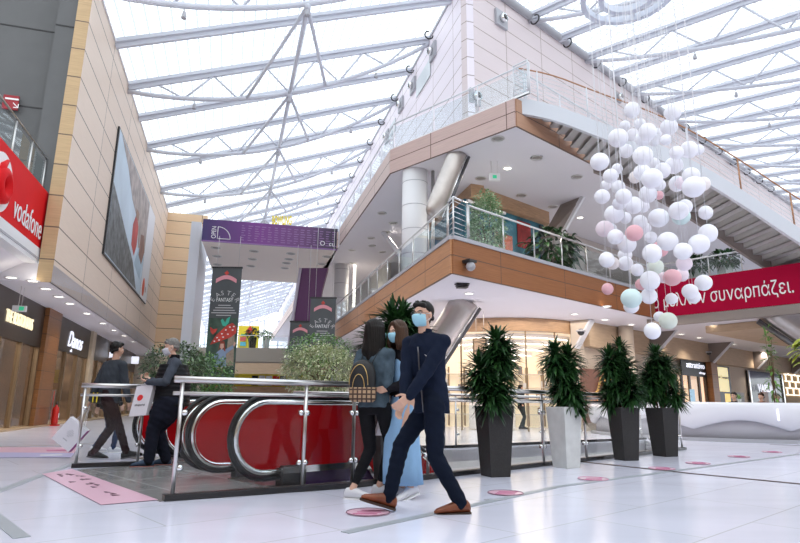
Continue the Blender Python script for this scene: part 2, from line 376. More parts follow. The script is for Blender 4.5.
# ---- level 2 slab (wedge building)
C3 = onZ(516,127,SZ2); C3.z = 0; H3 = onZ(391,174,SZ2); H3.z = 0
S2 = 10.62; WE = 16
mb = MB(); mb.prism([W(0,0,SZ1)+V((0,0.02,0)), W(S2,-.02,SZ1), W(S2,WE,SZ1), W(60,WE,SZ1), W(60,-40,SZ1), A2+D1*60+P1*.02+Z*SZ1], Z*(FL2-SZ1)); struct(mb, 'floor_level_2', M['soffit'])
FT = .05
def band(p, d, n, ln, z0, z1, name, m):
    mb = MB(); mb.para(p+Z*z0, d*ln, n*FT, Z*(z1-z0)); struct(mb, name, m)
O2 = -P1
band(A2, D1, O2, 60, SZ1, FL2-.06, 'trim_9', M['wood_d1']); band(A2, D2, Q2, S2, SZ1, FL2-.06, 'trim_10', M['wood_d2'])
mb = MB(); mb.para(A2+Z*(FL2-.06)+O2*.0, D1*60, O2*.08, Z*.1); mb.para(A2+Z*(FL2-.06), D2*S2, Q2*.08, Z*.1); struct(mb, 'trim_11', M['grey_metal'])
# ---- level 3 slab
mb = MB(); mb.prism([C3+Z*SZ2, C3+D2*60+Z*SZ2, C3+D2*60-Q2*40+Z*SZ2, H3+D1*60+Z*SZ2, H3+Z*SZ2], Z*(FL3-SZ2)); struct(mb, 'floor_level_3', M['soffit'])
band(C3, D2, Q2, 60, SZ2, FL3-.05, 'trim_12', M['wood_u2'])
hc = (H3-C3); hl = hc.length; hd = hc.normalized(); hn = V((hd.y,-hd.x,0)); hn = hn if hn.y < 0 else -hn
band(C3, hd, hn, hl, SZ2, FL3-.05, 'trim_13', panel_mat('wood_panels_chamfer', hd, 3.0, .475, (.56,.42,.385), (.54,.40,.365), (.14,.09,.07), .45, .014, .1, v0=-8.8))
band(H3, D1, O2, 9.9, SZ2, FL3-.05, 'trim_14', M['wood_u1']); band(H3+D1*10.6, D1, O2, 50, SZ2, FL3-.05, 'trim_15', M['wood_u1'])
# ---- prow upper walls
oK = 13.1*.957+.45
K = onV(467,50,L(0,toL(V((2.57,20.8,0)))[1],0),D1); K.z = 0
oK = toL(K)[1]
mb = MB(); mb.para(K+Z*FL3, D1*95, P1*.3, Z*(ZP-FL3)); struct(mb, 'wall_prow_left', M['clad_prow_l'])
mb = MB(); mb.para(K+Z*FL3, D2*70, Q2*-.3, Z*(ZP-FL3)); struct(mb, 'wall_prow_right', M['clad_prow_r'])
mb = MB(); mb.tube([K+Q2*.12+Z*(ZP+.05)-D2*.1, K+Q2*.12+D2*70+Z*(ZP+.05)], .16, 12); mb.para(K+Q2*.02+Z*(ZP-.1), D2*70, Q2*.06, Z*.5); struct(mb, 'trim_16', M['grey_metal'])
mb = MB(); mb.para(K-P1*.06+Z*(ZP-.02), D1*95, P1*.3, Z*.14); struct(mb, 'trim_17', M['grey_metal'])
# ---- roof glazing
def roof_glass():
    m, t, b = nt('roof_glazing'); t.nodes.remove(b); N = t.nodes.new; out = t.nodes['Material Output']
    g = N('ShaderNodeNewGeometry')
    br = N('ShaderNodeTexBrick'); br.offset = 0; br.inputs['Scale'].default_value = 1; br.inputs['Brick Width'].default_value = .42; br.inputs['Row Height'].default_value = .42
    br.inputs['Mortar Size'].default_value = .03; br.inputs['Mortar Smooth'].default_value = 0
    mp = N('ShaderNodeMapping'); mp.inputs['Rotation'].default_value = (0,0,radians(-16)); lk(t, g.outputs['Position'], mp.inputs[0]); lk(t, mp.outputs[0], br.inputs['Vector'])
    br.inputs['Color1'].default_value = (0,0,0,1); br.inputs['Color2'].default_value = (0,0,0,1); br.inputs['Mortar'].default_value = (1,1,1,1)
    tr = N('ShaderNodeBsdfTransparent'); tr.inputs[0].default_value = (.97,.985,1,1)
    tl = N('ShaderNodeBsdfTransparent'); tl.inputs[0].default_value = (.66,.68,.70,1)
    mx = N('ShaderNodeMixShader'); lk(t, br.outputs['Color'], mx.inputs[0]); lk(t, tr.outputs[0], mx.inputs[1]); lk(t, tl.outputs[0], mx.inputs[2]); lk(t, mx.outputs[0], out.inputs[0])
    return m
M['roof_glass'] = roof_glass()
TL = 98
mb = MB(); a = L(-12,-.2,ZL+.45); b = L(-12,oK+.3,ZP+.45); mb.para(a, b-a, D1*(TL+12), Z*.03); struct(mb, 'ceiling_glass_left', M['roof_glass'])
sK = toW(K)[0]; RW = 26; RDROP = 3.1
kw = toW(K)[1]
mb = MB(); a = W(sK-8, kw-.2, ZP+.45); b = W(sK-8, kw+RW, ZP+.45-RDROP); mb.para(a, b-a, D2*80, Z*.03); struct(mb, 'ceiling_glass_right', M['roof_glass'])
# ---- trusses
def truss(a, b, drop, n, lattice=True, g=None, lab=None, endgap=.3, chord=(.16,.26), sag_bias=0.):
    d = b-a
    root = thing('roof_truss' if lattice else 'roof_beam', lab, 'roof truss' if lattice else 'roof beam', a, g)
    mb = MB(); mb.bar(a, b, chord[0]*2.1, chord[1]*.55); mb.bar(a-Z*.12, b-Z*.12, chord[0]*.8, chord[1]); mb.build('top_chord', M['white_metal'], root)
    if not lattice: return root, None
    low = lambda u: a + d*u - Z*(endgap + drop*4*u*(1-u))
    mb = MB(); mb.tube([low(i/14) for i in range(15)], .10, 8); mb.build('bottom_chord', M['white_metal'], root)
    mb = MB()
    for i in range(n):
        u0, um, u1 = (i+.0)/n, (i+.5)/n, (i+1.)/n
        if i > 0: mb.tube([a+d*um-Z*.2, low(u0)], .048, 6)
        if i < n-1: mb.tube([a+d*um-Z*.2, low(u1)], .048, 6)
    mb.build('lattice', M['white_metal'], root)
    for u in (.2,.5,.8):
        p = low(u); mb = MB(); mb.tube([p, p-Z*.25], .012, 6); mb.lathe([(.05,0),(.06,-.05),(.09,-.22),(.085,-.24)], p-Z*.22, 10); mb.build('spotlight', M['grey_metal'], root)
    return root, low
ts_ = [toL(onV(x_, y_, L(0,0), D1))[0] for x_, y_ in ((94,6),(114,54),(128,90.5),(138,122),(147,147.5),(154,168),(161,187))]
while ts_[-1] < TL: ts_.append(ts_[-1]+3.2)
prev = None; k = -1; nT = nP = 0
while True:
    t = ts_[k+1]
    if t > TL-2: break
    a = L(t, 0, ZL+.06); b = L(t, oK, ZP+.10)
    if k % 2 == 1:
        g = 'arched trusses under the left glass roof'
        r, low = truss(a, b, 1.35, 6, True, g, nth(nT)+' white arched lattice truss from the camera under the left glass roof'); nT += 1
        if prev and t < 70:
            mb = MB(); q = prev(.5)-Z*.1
            for u in (.36,.5,.62): mb.tube([q, low(u)], .07 if u != .5 else .085, 8)
            mb.sphere(q, .12, 8, 6); mb.build('brace', M['white_metal'], r)
        prev = low
    else:
        truss(a, b, 0, 0, False, 'plain purlins under the left glass roof', nth(nP)+' plain white roof beam from the camera under the left glass roof'); nP += 1
    k += 1
for px, py, lat in ((570,23,0),(585,50,1)): pass
sA = toW(onV(585,51,K,D2))[0]; sB = toW(onV(631,86,K,D2))[0]; step = (sB-sA)/2
prev = None; nT = nP = 0
for k in range(-2, 22):
    s_ = sA + k*step
    if s_ > 68: break
    a = W(s_, kw, ZP+.15); b = W(s_, kw+RW, ZP+.15-RDROP)
    if k % 2 == 0:
        r, low = truss(a, b, 1.9, 9, True, 'arched trusses under the right glass roof', nth(nT)+' white arched lattice truss from the camera under the right glass roof'); nT += 1
        if prev:
            mb = MB(); q = prev(.5)-Z*.1
            for u in (.42,.5,.58): mb.tube([q, low(u)], .075, 8)
            mb.build('brace', M['white_metal'], r)
        prev = low
    else: truss(a, b, 0, 0, False, 'plain purlins under the right glass roof', nth(nP)+' plain white roof beam from the camera under the right glass roof'); nP += 1
# ---- tall bridge (level 3) between left wall and wedge building
bl = onZ(200,240,SZ2); br_ = H3 + D1*9.9 + Z*SZ2
tb = toL(bl)[0]; brt = toL(onZ(337,249.5,SZ2))[0]
X0 = L(tb,3.0,SZ2); X1 = L(brt, toL(H3)[1], SZ2)
bd = (X1-X0).normalized(); bn = V((-bd.y, bd.x, 0))
mb = MB(); mb.prism([X0, X1, X1+bn*9.5, X0+bn*9.5], Z*.95); struct(mb, 'floor_bridge', mat('bridge_soffit', (.90,.83,.77), .8))
def purple_mat():
    m, t, b = nt('purple_print'); N = t.nodes.new; b.inputs['Roughness'].default_value = .5
    g = N('ShaderNodeTexCoord'); sp = N('ShaderNodeSeparateXYZ'); lk(t, g.outputs['Generated'], sp.inputs[0])
    r = N('ShaderNodeValToRGB'); e = r.color_ramp.elements; e[0].position = .0; e[0].color = (.045,.03,.13,1); e[1].position = 1; e[1].color = (.04,.035,.06,1)
    x = e.new(.42); x.color = (.20,.045,.26,1); x = e.new(.72); x.color = (.16,.06,.19,1)
    lk(t, sp.outputs[0], r.inputs[0]); lk(t, r.outputs[0], b.inputs['Base Color']); return m
M['purple'] = purple_mat()
root = thing('bridge_banner', 'long purple printed banner on the front of the high footbridge', 'banner', (X0+X1)/2)
mb = MB(); mb.para(X0-bn*.08-Z*.02, X1-X0, bn*.06, Z*1.12); mb.build('banner_sheet', M['purple'], root)
mb = MB(); mb.para(X0-bn*.10-Z*.06, X1-X0, bn*.10, Z*.05); mb.build('bottom_edge', mat('violet_edge', (.30,.16,.38), .5), root)
M['print_white'] = mat('print_white', (.85,.85,.85), .6); M['print_faint'] = mat('print_faint', (.30,.17,.36), .6)
blen = (X1-X0).length
text('emblem_letters', 'O  cu', X0+bd*(blen-.15)-bn*.085+Z*.14, bd, Z, .24, M['print_white'], root, align='RIGHT', ext=.003)
mb = MB(); q = X0+bd*.75-bn*.085+Z*.12
mb.tube([q+(bd*sin(i/10*pi/2)+Z*cos(i/10*pi/2))*.62 for i in range(11)], .02, 6); mb.tube([q, q+bd*.62], .02, 6); mb.tube([q, q+Z*.62], .02, 6); mb.build('quarter_circle_mark', M['print_white'], root)
text('side_letters', 'OPEN', q-bd*.08, Z, -bd, .22, M['print_white'], root, width=.62, ext=.003)
mb = MB()
for i in range(16):
    for j in range(7):
        c = X0+bd*(1.9+i*.33)-bn*.083+Z*(.12+j*.125)
        mb.para(c, bd*random.uniform(.10,.26), -bn*.003, Z*.04)
mb.build('rows_of_small_print', M['print_faint'], root, kind='stuff')
# yellow lettered sign above the bridge
root = thing('yellow_sign', 'yellow lettered sign standing above the high footbridge', 'sign', atY(283,224,36))
M['yellow'] = mat('yellow_paint', (.85,.68,.03), .5)
a = atY(272,225,36); text('letters', 'BOWLING', a, (1,.0,0), Z, .62, M['yellow'], root, width=1.25, ext=.05, bold=.03)
mb = MB(); mb.bar(a-Z*.1, a+V((1.25,0,-.1)), .05, .08); mb.bar(a+V((.2,0,-.1)), a+V((.2,0,-1.5)), .05, .05); mb.bar(a+V((1.0,0,-.1)), a+V((1.0,0,-1.5)), .05, .05); mb.build('frame', M['yellow'], root)

# ---- the rest of the hall, behind the camera
M['hall'] = panel_mat('hall_wall', V((1,0,0)), 2.6, .92, (.42,.33,.25), (.40,.31,.23), (.15,.11,.09), .5, .018, .05)
mb = MB(); mb.para((-38,-12,0), (75,0,0), (0,-.3,0), (0,0,13)); struct(mb, 'wall_behind', M['hall'])
mb = MB(); mb.para((-38,-12,0), (0,26,0), (-.3,0,0), (0,0,13)); struct(mb, 'wall_side_left', M['hall'])
mb = MB(); mb.para((37,-12,0), (20,40,0), (.3,0,0), (0,0,13)); struct(mb, 'wall_side_right', M['hall'])
# ------------------------------------------------------------------ balustrades
def rail(name, pts, h, label, group=None, post=1.5, glass=True, bars=0, gm='glass_green', base=.06, hand=.028, mid=None, pr=.022, posts_at_ends=True, hm='steel', pm='steel', inset=.02, base_m='steel', gz=(.10,.12)):
    pts = [V(p) for p in pts]; root = thing(name, label, 'balustrade', pts[0], group)
    mb = MB(); mb.tube([p+Z*h for p in pts], hand, 10); mb.build('handrail', M[hm], root)
    if mid: mb = MB(); mb.tube([p+Z*mid for p in pts], hand*.7, 8); mb.build('mid_rail', M[hm], root)
    if base:
        mb = MB()
        for a, b in zip(pts, pts[1:]): mb.bar(a+Z*(base/2+.004), b+Z*(base/2+.004), .07, base)
        mb.build('base_channel', M[base_m], root)
    ends = []
    for si, (a, b) in enumerate(zip(pts, pts[1:])):
        d = b-a; ln = V((d.x,d.y,0)).length; n = max(1, round(ln/post)); nn = V((-d.y,d.x,0)).normalized()
        for i in range(n+1):
            if i == n and si < len(pts)-2: continue
            p = a+d*(i/n); mb = MB(); mb.bar(p+Z*.03, p+Z*(h-.02), pr*2, pr) if False else mb.tube([p+Z*.03, p+Z*(h-.02)], pr, 8)
            mb.build('post', M[pm], root)
        if bars:
            for j in range(bars):
                z = .15+(h-.25)*j/(bars-1); mb = MB(); mb.tube([a+Z*z, b+Z*z], .008, 6); mb.build('bar', M[hm], root)
        if glass:
            for i in range(n):
                q = a+d*((i+.03)/n); mb = MB(); mb.para(q+nn*inset+Z*gz[0], d*(.94/n), nn*.012, Z*(h-gz[0]-gz[1])); mb.build('glass_panel', M[gm], root)
    return root
eo = .10
rail('glass_balustrade', [A2+D1*40-O2*eo+Z*FL2, A2-O2*eo*1.0+Q2*-.0+D1*.55+Z*FL2], 1.02, 'glass balustrade along the left edge of the lower gallery, above its wood band')
rail('glass_balustrade', [A2-Q2*eo+D2*.75+Z*FL2, W(S2,-eo,FL2)], 1.02, 'glass balustrade along the right edge of the lower gallery, in front of the plants', gm='glass_green')
cor = [A2-O2*eo+D1*.5+Z*FL2, A2-O2*eo*.9-Q2*eo*.4+Z*FL2+D1*.03, A2-Q2*eo+D2*.7+Z*FL2]
rail('bar_balustrade', cor, 1.08, 'steel ladder-bar balustrade rounding the pointed corner of the lower gallery', glass=False, bars=7, post=.8, hm='chrome')
M['white_rail'] = mat('white_rail_paint', (.72,.73,.76), .4)
rail('glass_balustrade', [H3-hn*eo+Z*FL3+hd*.0, C3-hn*eo-hd*.45+Z*FL3], 1.0, 'glass balustrade on the chamfered front of the upper gallery', gm='glass_upper', hm='white_rail', pm='white_rail', post=1.7)
rail('bar_balustrade', [C3-hn*eo-hd*.4+Z*FL3, C3-hn*eo-Q2*eo+Z*FL3, C3-Q2*eo+D2*.6+Z*FL3], 1.1, 'white ladder-bar balustrade at the corner of the upper gallery', glass=False, bars=7, hm='white_rail', pm='white_rail')
rail('bar_balustrade', [C3-Q2*eo+D2*.7+Z*FL3, C3-Q2*eo+D2*30+Z*FL3], 1.1, 'long white bar balustrade along the right edge of the upper gallery, behind the stair', glass=False, bars=6, hm='white_rail', pm='white_rail', post=1.8)
rail('glass_balustrade', [H3+P1*eo+D1*45+Z*FL3, H3+P1*eo+D1*.1+Z*FL3], 1.0, 'glass balustrade along the receding left edge of the upper gallery', gm='glass_upper', hm='white_rail', pm='white_rail', post=1.8)
rail('glass_balustrade', [W(S2+.08, -.1, FL2), W(S2+.08, 3.0, FL2)], 1.02, 'short glass balustrade above the red banner, left of the stair foot', post=1.2)
# speakers on the prow walls (square plates)
def speaker(p, right, nrm, label, s=.62):
    r = thing('wall_speaker', label, 'speaker', p, 'square floodlights on the upper walls')
    mb = MB(); mb.para(p-right*s/2-Z*s/2, right*s, nrm*.12, Z*s); mb.build('plate', M['grey_metal'], r)
    mb = MB(); mb.tube([p+nrm*.12, p+nrm*.3], .19, 14); mb.build('lens_ring', M['chrome'], r); mb = MB(); mb.tube([p+nrm*.3, p+nrm*.31], .12, 14); mb.build('lens', M['black'], r)
p = onV(500,20,K,D2); speaker(p, D2, Q2, 'square floodlight high on the right prow wall', .75)
p = onV(617,98,K,D2); speaker(p, D2, Q2, 'round floodlight on the right prow wall above the balloons', .5)
for x, y, n in ((434,52,'nearest'),(414,86,'second'),(402,105,'third'),(388,137,'fourth')):
    p = onV(x,y,K,D1); speaker(p, D1, -P1, 'square floodlight on the left prow wall, %s from its corner' % n, .75)
mb = MB()
p = onV(473.5,98,K,D2); speaker(p+Z*0, D2, Q2, 'square floodlight low on the right prow wall behind the glass balustrade', .6)
for i, q in enumerate((((417,98),(431,58)),((385,148),(396,118)))):
    a = onV(*q[0],K,D1); b = onV(*q[1],K,D1); mb = MB(); t0, t1 = sorted((toL(a)[0], toL(b)[0])); z0, z1 = min(a.z,b.z), max(a.z,b.z)
    mb.para(L(t0, oK-.02, z0), D1*(t1-t0), P1*-.03, Z*(z1-z0)); mb.build('window_%d' % (i+1), mat('pale_louver_%d' % i, (.62,.66,.68), .4), kind='structure')
# lamp brackets along the eaves of the prow (black hooks)
for i in range(14):
    p = K+Q2*.35+D2*(1.5+i*2.6)+Z*(ZP-.35)+Q2*.1; mb = MB(); mb.tube([p+(Z*cos(a)*.22+Q2*sin(a)*.22) for a in [i2/8*pi*1.5 for i2 in range(9)]], .035, 8)
    mb.build('eaves_lamp', M['black'], label=nth(i)+' black hook lamp from the near corner on the right prow wall eaves', cat='lamp', group='hook lamps on the right eaves')
for i in range(14):
    p = K-P1*.3+D1*(.8+i*3.03)+Z*(ZP-.35); mb = MB(); mb.tube([p+(Z*cos(a)*.2-P1*sin(a)*.2) for a in [i2/8*pi*1.5 for i2 in range(9)]], .035, 8)
    mb.build('eaves_lamp', M['black'], label=nth(i)+' black hook lamp from the near corner on the left prow wall eaves', cat='lamp', group='hook lamps on the left eaves')
# ------------------------------------------------------------------ stair
N0 = W(3.2,.3); N1 = W(10.6,6.0); SH = (N1-N0).normalized(); SN = V((-SH.y, SH.x, 0)); 
prof = [(-.35,9.80),(.6,9.68),(2,9.14),(3.8,8.52),(5.1,7.86),(6.3,7.09),(7.8,6.02),(9.5,4.98),(10.4,4.40)]
def pz(u):
    for (a, za), (b, zb) in zip(prof, prof[1:]):
        if u <= b: return za+(zb-za)*(u-a)/(b-a)
    return prof[-1][1]
us = [-.35+i*.34 for i in range(int((9.75+.35)/.34)+1)]
def zs(u): return (pz(u-.5)+pz(u-.25)+pz(u)+pz(u+.25)+pz(u+.5))/5 if u > .2 else pz(u)
SWd = 2.3
root = thing('arched_staircase', 'arched staircase sweeping from the upper gallery down over the red banner', 'staircase', N0)
def stringer(off, name, hgt, th, m):
    R = [[N0+SH*u+SN*(off)+Z*zs(u), N0+SH*u+SN*(off+th)+Z*zs(u), N0+SH*u+SN*(off+th)+Z*(zs(u)-hgt), N0+SH*u+SN*off+Z*(zs(u)-hgt)] for u in us if toW(N0+SH*u+SN*(off+th))[1] > .04 or off < 1]
    mb = MB(); mb.rings(R, smooth=False); mb.build(name, m, root)
M['stringer'] = mat('pale_blue_grey_steel', (.60,.62,.66), .4)
M['brownsteel'] = mat('taupe_steel', (.24,.20,.18), .5)
stringer(0, 'stringer', .50, .12, M['stringer']); stringer(SWd-.12, 'stringer', .42, .12, M['brownsteel'])
M['step'] = mat('stair_soffit_grey', (.46,.45,.44), .5)
n = 32
for i in range(n):
    u0 = .2+i*(9.4/n); z = zs(u0)-.18; mb = MB(); wo = toW(N0+SH*u0+SN*.12)[1]; full = SWd-.24; ww_ = min(full, max(.15, (wo-.06)/max(.01, -SN.dot(Q2))))
    mb.para(N0+SH*u0+SN*.12+Z*(z-.06), SH*(9.4/n+.03), SN*ww_, Z*.06); dz = max(.04, zs(u0)-zs(u0+9.4/n)); mb.para(N0+SH*(u0+9.4/n)+SN*.12+Z*(z-.06-dz), SH*.03, SN*ww_, Z*(dz+.03))
    mb.build('step', M['step'], root)
mb = MB(); q = N0+SH*9.55+Z*(zs(9.55)-.55); mb.para(q-SH*.1, SN*SWd, SH*.2, Z*.35); mb.build('foot_beam', M['brownsteel'], root)
M['bronze'] = mat('bronze_tube', (.42,.22,.12), .35, .6)
mb = MB(); mb.tube([N0+SH*u+SN*.06+Z*(zs(u)+1.02) for u in us], .022, 8); mb.build('handrail', M['bronze'], root)
for j in range(6):
    mb = MB(); mb.tube([N0+SH*u+SN*.06+Z*(zs(u)+.14+j*.145) for u in us], .009, 6); mb.build('rail_bar', M['white_rail'], root)
for i in range(7):
    u = .2+i*1.5; p = N0+SH*u+SN*.06+Z*zs(u); mb = MB(); mb.tube([p-Z*.1, p+Z*1.02], .025, 8); mb.build('post', M['bronze'] if i > 3 else M['white_rail'], root)
mb = MB(); mb.tube([N0+SH*u+SN*(SWd-.06)+Z*(zs(u)+1.02) for u in us if toW(N0+SH*u+SN*SWd)[1] > .04], .03, 8); mb.build('handrail', M['bronze'], root)
# ------------------------------------------------------------------ red banner
root = thing('red_banner', 'long crimson banner with white Greek lettering on the gallery edge', 'banner', W(S2,0,SZ1))
M['crimson'] = mat('crimson_fabric', (.37,.004,.036), .85, var=.06, scale=2, spec=.1)
mb = MB(); mb.para(W(S2-.06,-.25,SZ1+.02), Q2*12, D2*.04, Z*1.24); mb.build('banner_sheet', M['crimson'], root)
PB = W(S2-.07,0)
a = onV(653,303,PB,Q2); b = onV(794,291,PB,Q2); wa, wb = toW(a)[1], toW(b)[1]
text('lettering', 'ο μέλλον συναρπάζει.'.replace('π', 'п'), W(S2-.07, wa, SZ1+.23), Q2, Z, .62, M['print_white'], root, width=wb-wa, ext=.004)
mb = MB(); mb.para(W(S2-.05,-.3,SZ1-.28), Q2*12.2, D2*.3, Z*.29); struct(mb, 'trim_18', M['brownsteel'])
# ------------------------------------------------------------------ columns and leaning struts
def roundcol(c, r, z0, z1, label, seam=.85):
    root = thing('round_column', label, 'column', (c[0],c[1],z0))
    mb = MB(); mb.lathe([(r,z0),(r,z1)], (c[0],c[1],0), 36, smooth=True); mb.build('shaft', M['white'], root)
    z = z0+seam
    while z < z1-.1: mb = MB(); mb.lathe([(r-.01,z),(r+.004,z),(r+.004,z+.022),(r-.01,z+.022)], (c[0],c[1],0), 36); mb.build('joint_ring', M['grey_metal'], root); z += seam
    mb = MB(); mb.lathe([(r,z0),(r+.03,z0),(r+.03,z0+.12),(r,z0+.13)], (c[0],c[1],0), 28); mb.build('base_ring', M['steel'], root)
    return root
c1_ = onZ(415,172,SZ2); r1_ = (onZ(427.5,172,SZ2)-onZ(402.5,172,SZ2)).length/2
roundcol((c1_.x,c1_.y), r1_, FL2, SZ2, 'white round column with ring seams behind the lower gallery corner')
mb = MB(); q = V((c1_.x+.62,c1_.y-.1,0)); mb.tube([q+Z*FL2, q+Z*SZ2], .06, 8); mb.build('downpipe', M['steel'], label='thin steel downpipe beside the white round column', cat='pipe')
c2_ = onZ(342,265,SZ2); roundcol((c2_.x,c2_.y), .42, 0, SZ2, 'distant round column under the far end of the upper gallery')
mb = MB(); q = V((c2_.x+.75,c2_.y,0)); mb.tube([q+Z*FL2, q+Z*SZ2], .07, 8); mb.build('light_tube', M['lamp_white'], label='thin lit vertical tube beside the distant round column', cat='lamp')
def tofloor(t_, b_): t_, b_ = V(t_), V(b_); return t_+(b_-t_)*((t_.z+.02)/(t_.z-b_.z))
def strut(a, b, r, label, sq=.72, flip=1):   # leaning metal-clad column with a side pipe
    a, b = V(a), V(b); root = thing('leaning_column', label, 'column', (a.x,a.y,min(a.z,b.z))); d = (b-a).normalized()
    s = V((d.y,-d.x,0)); s = (V((1,0,0))-d*d.x).normalized()*flip; u = d.cross(s); mb = MB(); R = []
    for t, k in ((-.05,.2),(-.03,.6),(.02,.85),(.08,1),(.3,1),(.6,1),(.94,1),(1,.98)):
        R.append([a+(b-a)*t+(s*cos(2*pi*i/28)+u*sin(2*pi*i/28)*sq)*r*k for i in range(28)])
    mb.rings(R); mb.build('cladding', M['col_metal'], root)
    mb = MB(); mb.tube([a+s*(r*1.22)-d*r*.2, b+s*(r*1.22)], r*.17, 8); mb.build('side_pipe', M['steel_dark'], root)
    mb = MB(); mb.tube([a+s*(r*1.0)-u*r*.2, b+s*(r*1.0)-u*r*.2], r*.09, 8); mb.build('edge_fin', M['chrome'], root)
strut(atY(433,214,17.7), onZ(458,154,SZ2)+Z*.05, .31, 'satin metal leaning column under the upper gallery beside the white round column')
q = onZ(466,301,SZ1); strut(tofloor(q, atY(433,352,q.y+.6)), q+Z*.05, .42, 'satin metal leaning column behind the man in the navy jacket')
q = onZ(768,312.5,SZ1); strut(tofloor(q, atY(872,378,q.y-.5)), q+Z*.2, .56, 'large satin metal leaning column under the red banner at the right edge', flip=-1)
def fin(top0, top1, bot, th, label, m='brownsteel', n=None):
    root = thing('bracket', label, 'bracket', bot); mb = MB(); d = (V(top1)-V(top0)).normalized(); nn = V((-d.y,d.x,0))*th
    mb.prism([V(top0)-nn/2, V(top1)-nn/2, V(bot)+d*.12-nn/2, V(bot)-nn/2], nn); mb.build('plate', M[m], root)
    mb = MB(); mb.bar(V(top1), V(bot)+d*.14, th*1.3, .07); mb.build('edge', M['white_rail'], root)
a = onZ(566,203,SZ2); b = onZ(583,196.5,SZ2); c = atY(546,238,a.y+.4); root = thing('leaning_column', 'flat taupe leaning column beside the potted plant on the lower gallery', 'column', c)
nn = Q2*-.25; mb = MB(); mb.prism([a, b, atY(561,236,a.y+.2), c], nn); mb.build('plate', M['brownsteel'], root)
mb = MB(); mb.bar(b, atY(561,236,a.y+.2), .12, .16); mb.build('edge', M['white_rail'], root)
a = onZ(383,232,SZ2); mb = MB(); mb.bar(a, atY(401,256,a.y-.3), .16, .2); mb.build('white_strut', M['white_rail'], label='slim white slanting strut under the upper gallery left of the round column', cat='strut')
# ------------------------------------------------------------------ level-2 corner shop
e0 = onZ(471,183.5,SZ2); e1 = onZ(549,212,SZ2); e2 = onZ(428,225,SZ2)
zf = vert(196.5, e0)
M['teal'] = mat('teal_mural', (.035,.16,.22), .5, var=.5, scale=1.2)
mb = MB(); mb.para(e0+Z*(zf-SZ2), e1-e0, V((0,.5,0)), Z*(SZ2-zf)); mb.para(e0+Z*(zf-SZ2), e2-e0, V((.5,.2,0)), Z*(SZ2-zf)); struct(mb, 'trim_19', M['wood'])
sd = (e1-e0).normalized(); sn = V((-sd.y,sd.x,0)); sn = sn if sn.y > 0 else -sn
root = thing('shopfront', 'teal mural shopfront on the lower gallery with orange and dark posters', 'shop', V((e0.x,e0.y,FL2)))
o = V((e0.x,e0.y,FL2))+sn*.3
mb = MB(); mb.para(o, (e1-e0), sn*.15, Z*(zf-FL2)); d2_ = (e2-e0); mb.para(o, d2_, V((.2,.1,0)), Z*(zf-FL2)); mb.build('mural_wall', M['teal'], root)
mb = MB(); mb.para(o-sn*.05+Z*(zf-FL2-.16), (e1-e0)*.45, -sn*.1, Z*.10); mb.build('light_rail', M['white'], root)
ww = (e1-e0).length
def pat(name, u0, u1, z0, z1, col): mb = MB(); mb.para(o+sd*u0-sn*.04+Z*z0, sd*(u1-u0), sn*.02, Z*(z1-z0)); mb.build(name, mat(name+'_print', col, .6, var=.3, scale=6), root)
H_ = zf-FL2
pat('dark_poster', .05, ww*.16, .3, H_-.3, (.03,.04,.05)); pat('orange_poster', ww*.33, ww*.55, H_*.48, H_*.72, (.55,.12,.05)); pat('red_poster', ww*.62, ww*.80, H_*.62, H_*.95, (.30,.02,.02)); pat('red_poster', ww*.66, ww*.74, H_*.2, H_*.42, (.35,.03,.08)); pat('end_panel', ww*.93, ww, 0, H_*.98, (.02,.02,.03)); pat('ochre_figure', ww*.46, ww*.52, H_*.2, H_*.42, (.45,.33,.05)); pat('ochre_figure', ww*.3, ww*.38, H_*.1, H_*.3, (.10,.25,.08))
# level-2 back wall further right + ground-level back walls
mb = MB(); mb.para(W(7.6,-6.5,FL2), D2*50, Q2*-.2, Z*(SZ2-FL2)); struct(mb, 'wall_gallery_back', mat('gallery_back_wall', (.46,.42,.39), .6))
mb = MB(); mb.para(W(8.0,-4.9,SZ2-.9), D2*50, Q2*-1.6, Z*.88); struct(mb, 'trim_20', mat('gallery_fascia', (.52,.46,.42), .6))
oA = toL(A2)[1]
mb = MB(); mb.para(L(8,oA+3.2,0), D1*60, P1*.2, Z*SZ1); struct(mb, 'wall_ground_left', M['beige'])
mb = MB(); mb.para(L(14,oA+3.2,FL2), D1*60, P1*.2, Z*(SZ2-FL2)); struct(mb, 'wall_gallery_left', mat('gallery_left_wall', (.48,.43,.38), .6))
# ------------------------------------------------------------------ left gallery with red phone-shop banner
PV = L(0,-.42)
vr = onV(50,195,PV,D1); vb = onV(40.5,260,PV,D1); tv = toL(vr)[0]
z1v, z0v = vr.z, vert(259.5, L(tv,-.42))
root = thing('phone_shop_banner', 'red banner with white lettering below the left gallery balustrade', 'banner', L(tv,-.42,z0v))
M['vred'] = mat('bright_red_vinyl', (.68,.006,.01), .6, var=.05, scale=1, spec=.2)
mb = MB(); mb.para(L(tv-9,-.42,z0v), D1*9, P1*-.05, Z*(z1v-z0v)); mb.build('banner_sheet', M['vred'], root)
ta = onV(12,215,PV,D1); tb_ = onV(40,236,PV,D1); ua, ub = toL(ta)[0], toL(tb_)[0]
zt = onV(12,221,PV,D1).z; hh = (z1v-z0v)
text('lettering', 'vodafone', L(ua,-.41,z0v+hh*.25), D1, Z, hh*.31, M['print_white'], root, width=ub-ua, ext=.01)
cc = onV(-3,201,PV,D1); rr = onV(10,208,PV,D1); rad = hh*.36
mb = MB(); q = L(toL(cc)[0],-.415,z0v+hh*.52)
mb.rings([[q+(D1*cos(2*pi*i/32)*r_+Z*sin(2*pi*i/32)*r_)+P1*d_ for i in range(32)] for r_, d_ in ((rad,0),(rad,.012),(.01,.012),(.01,0))], smooth=False); mb.build('round_emblem', M['print_white'], root)
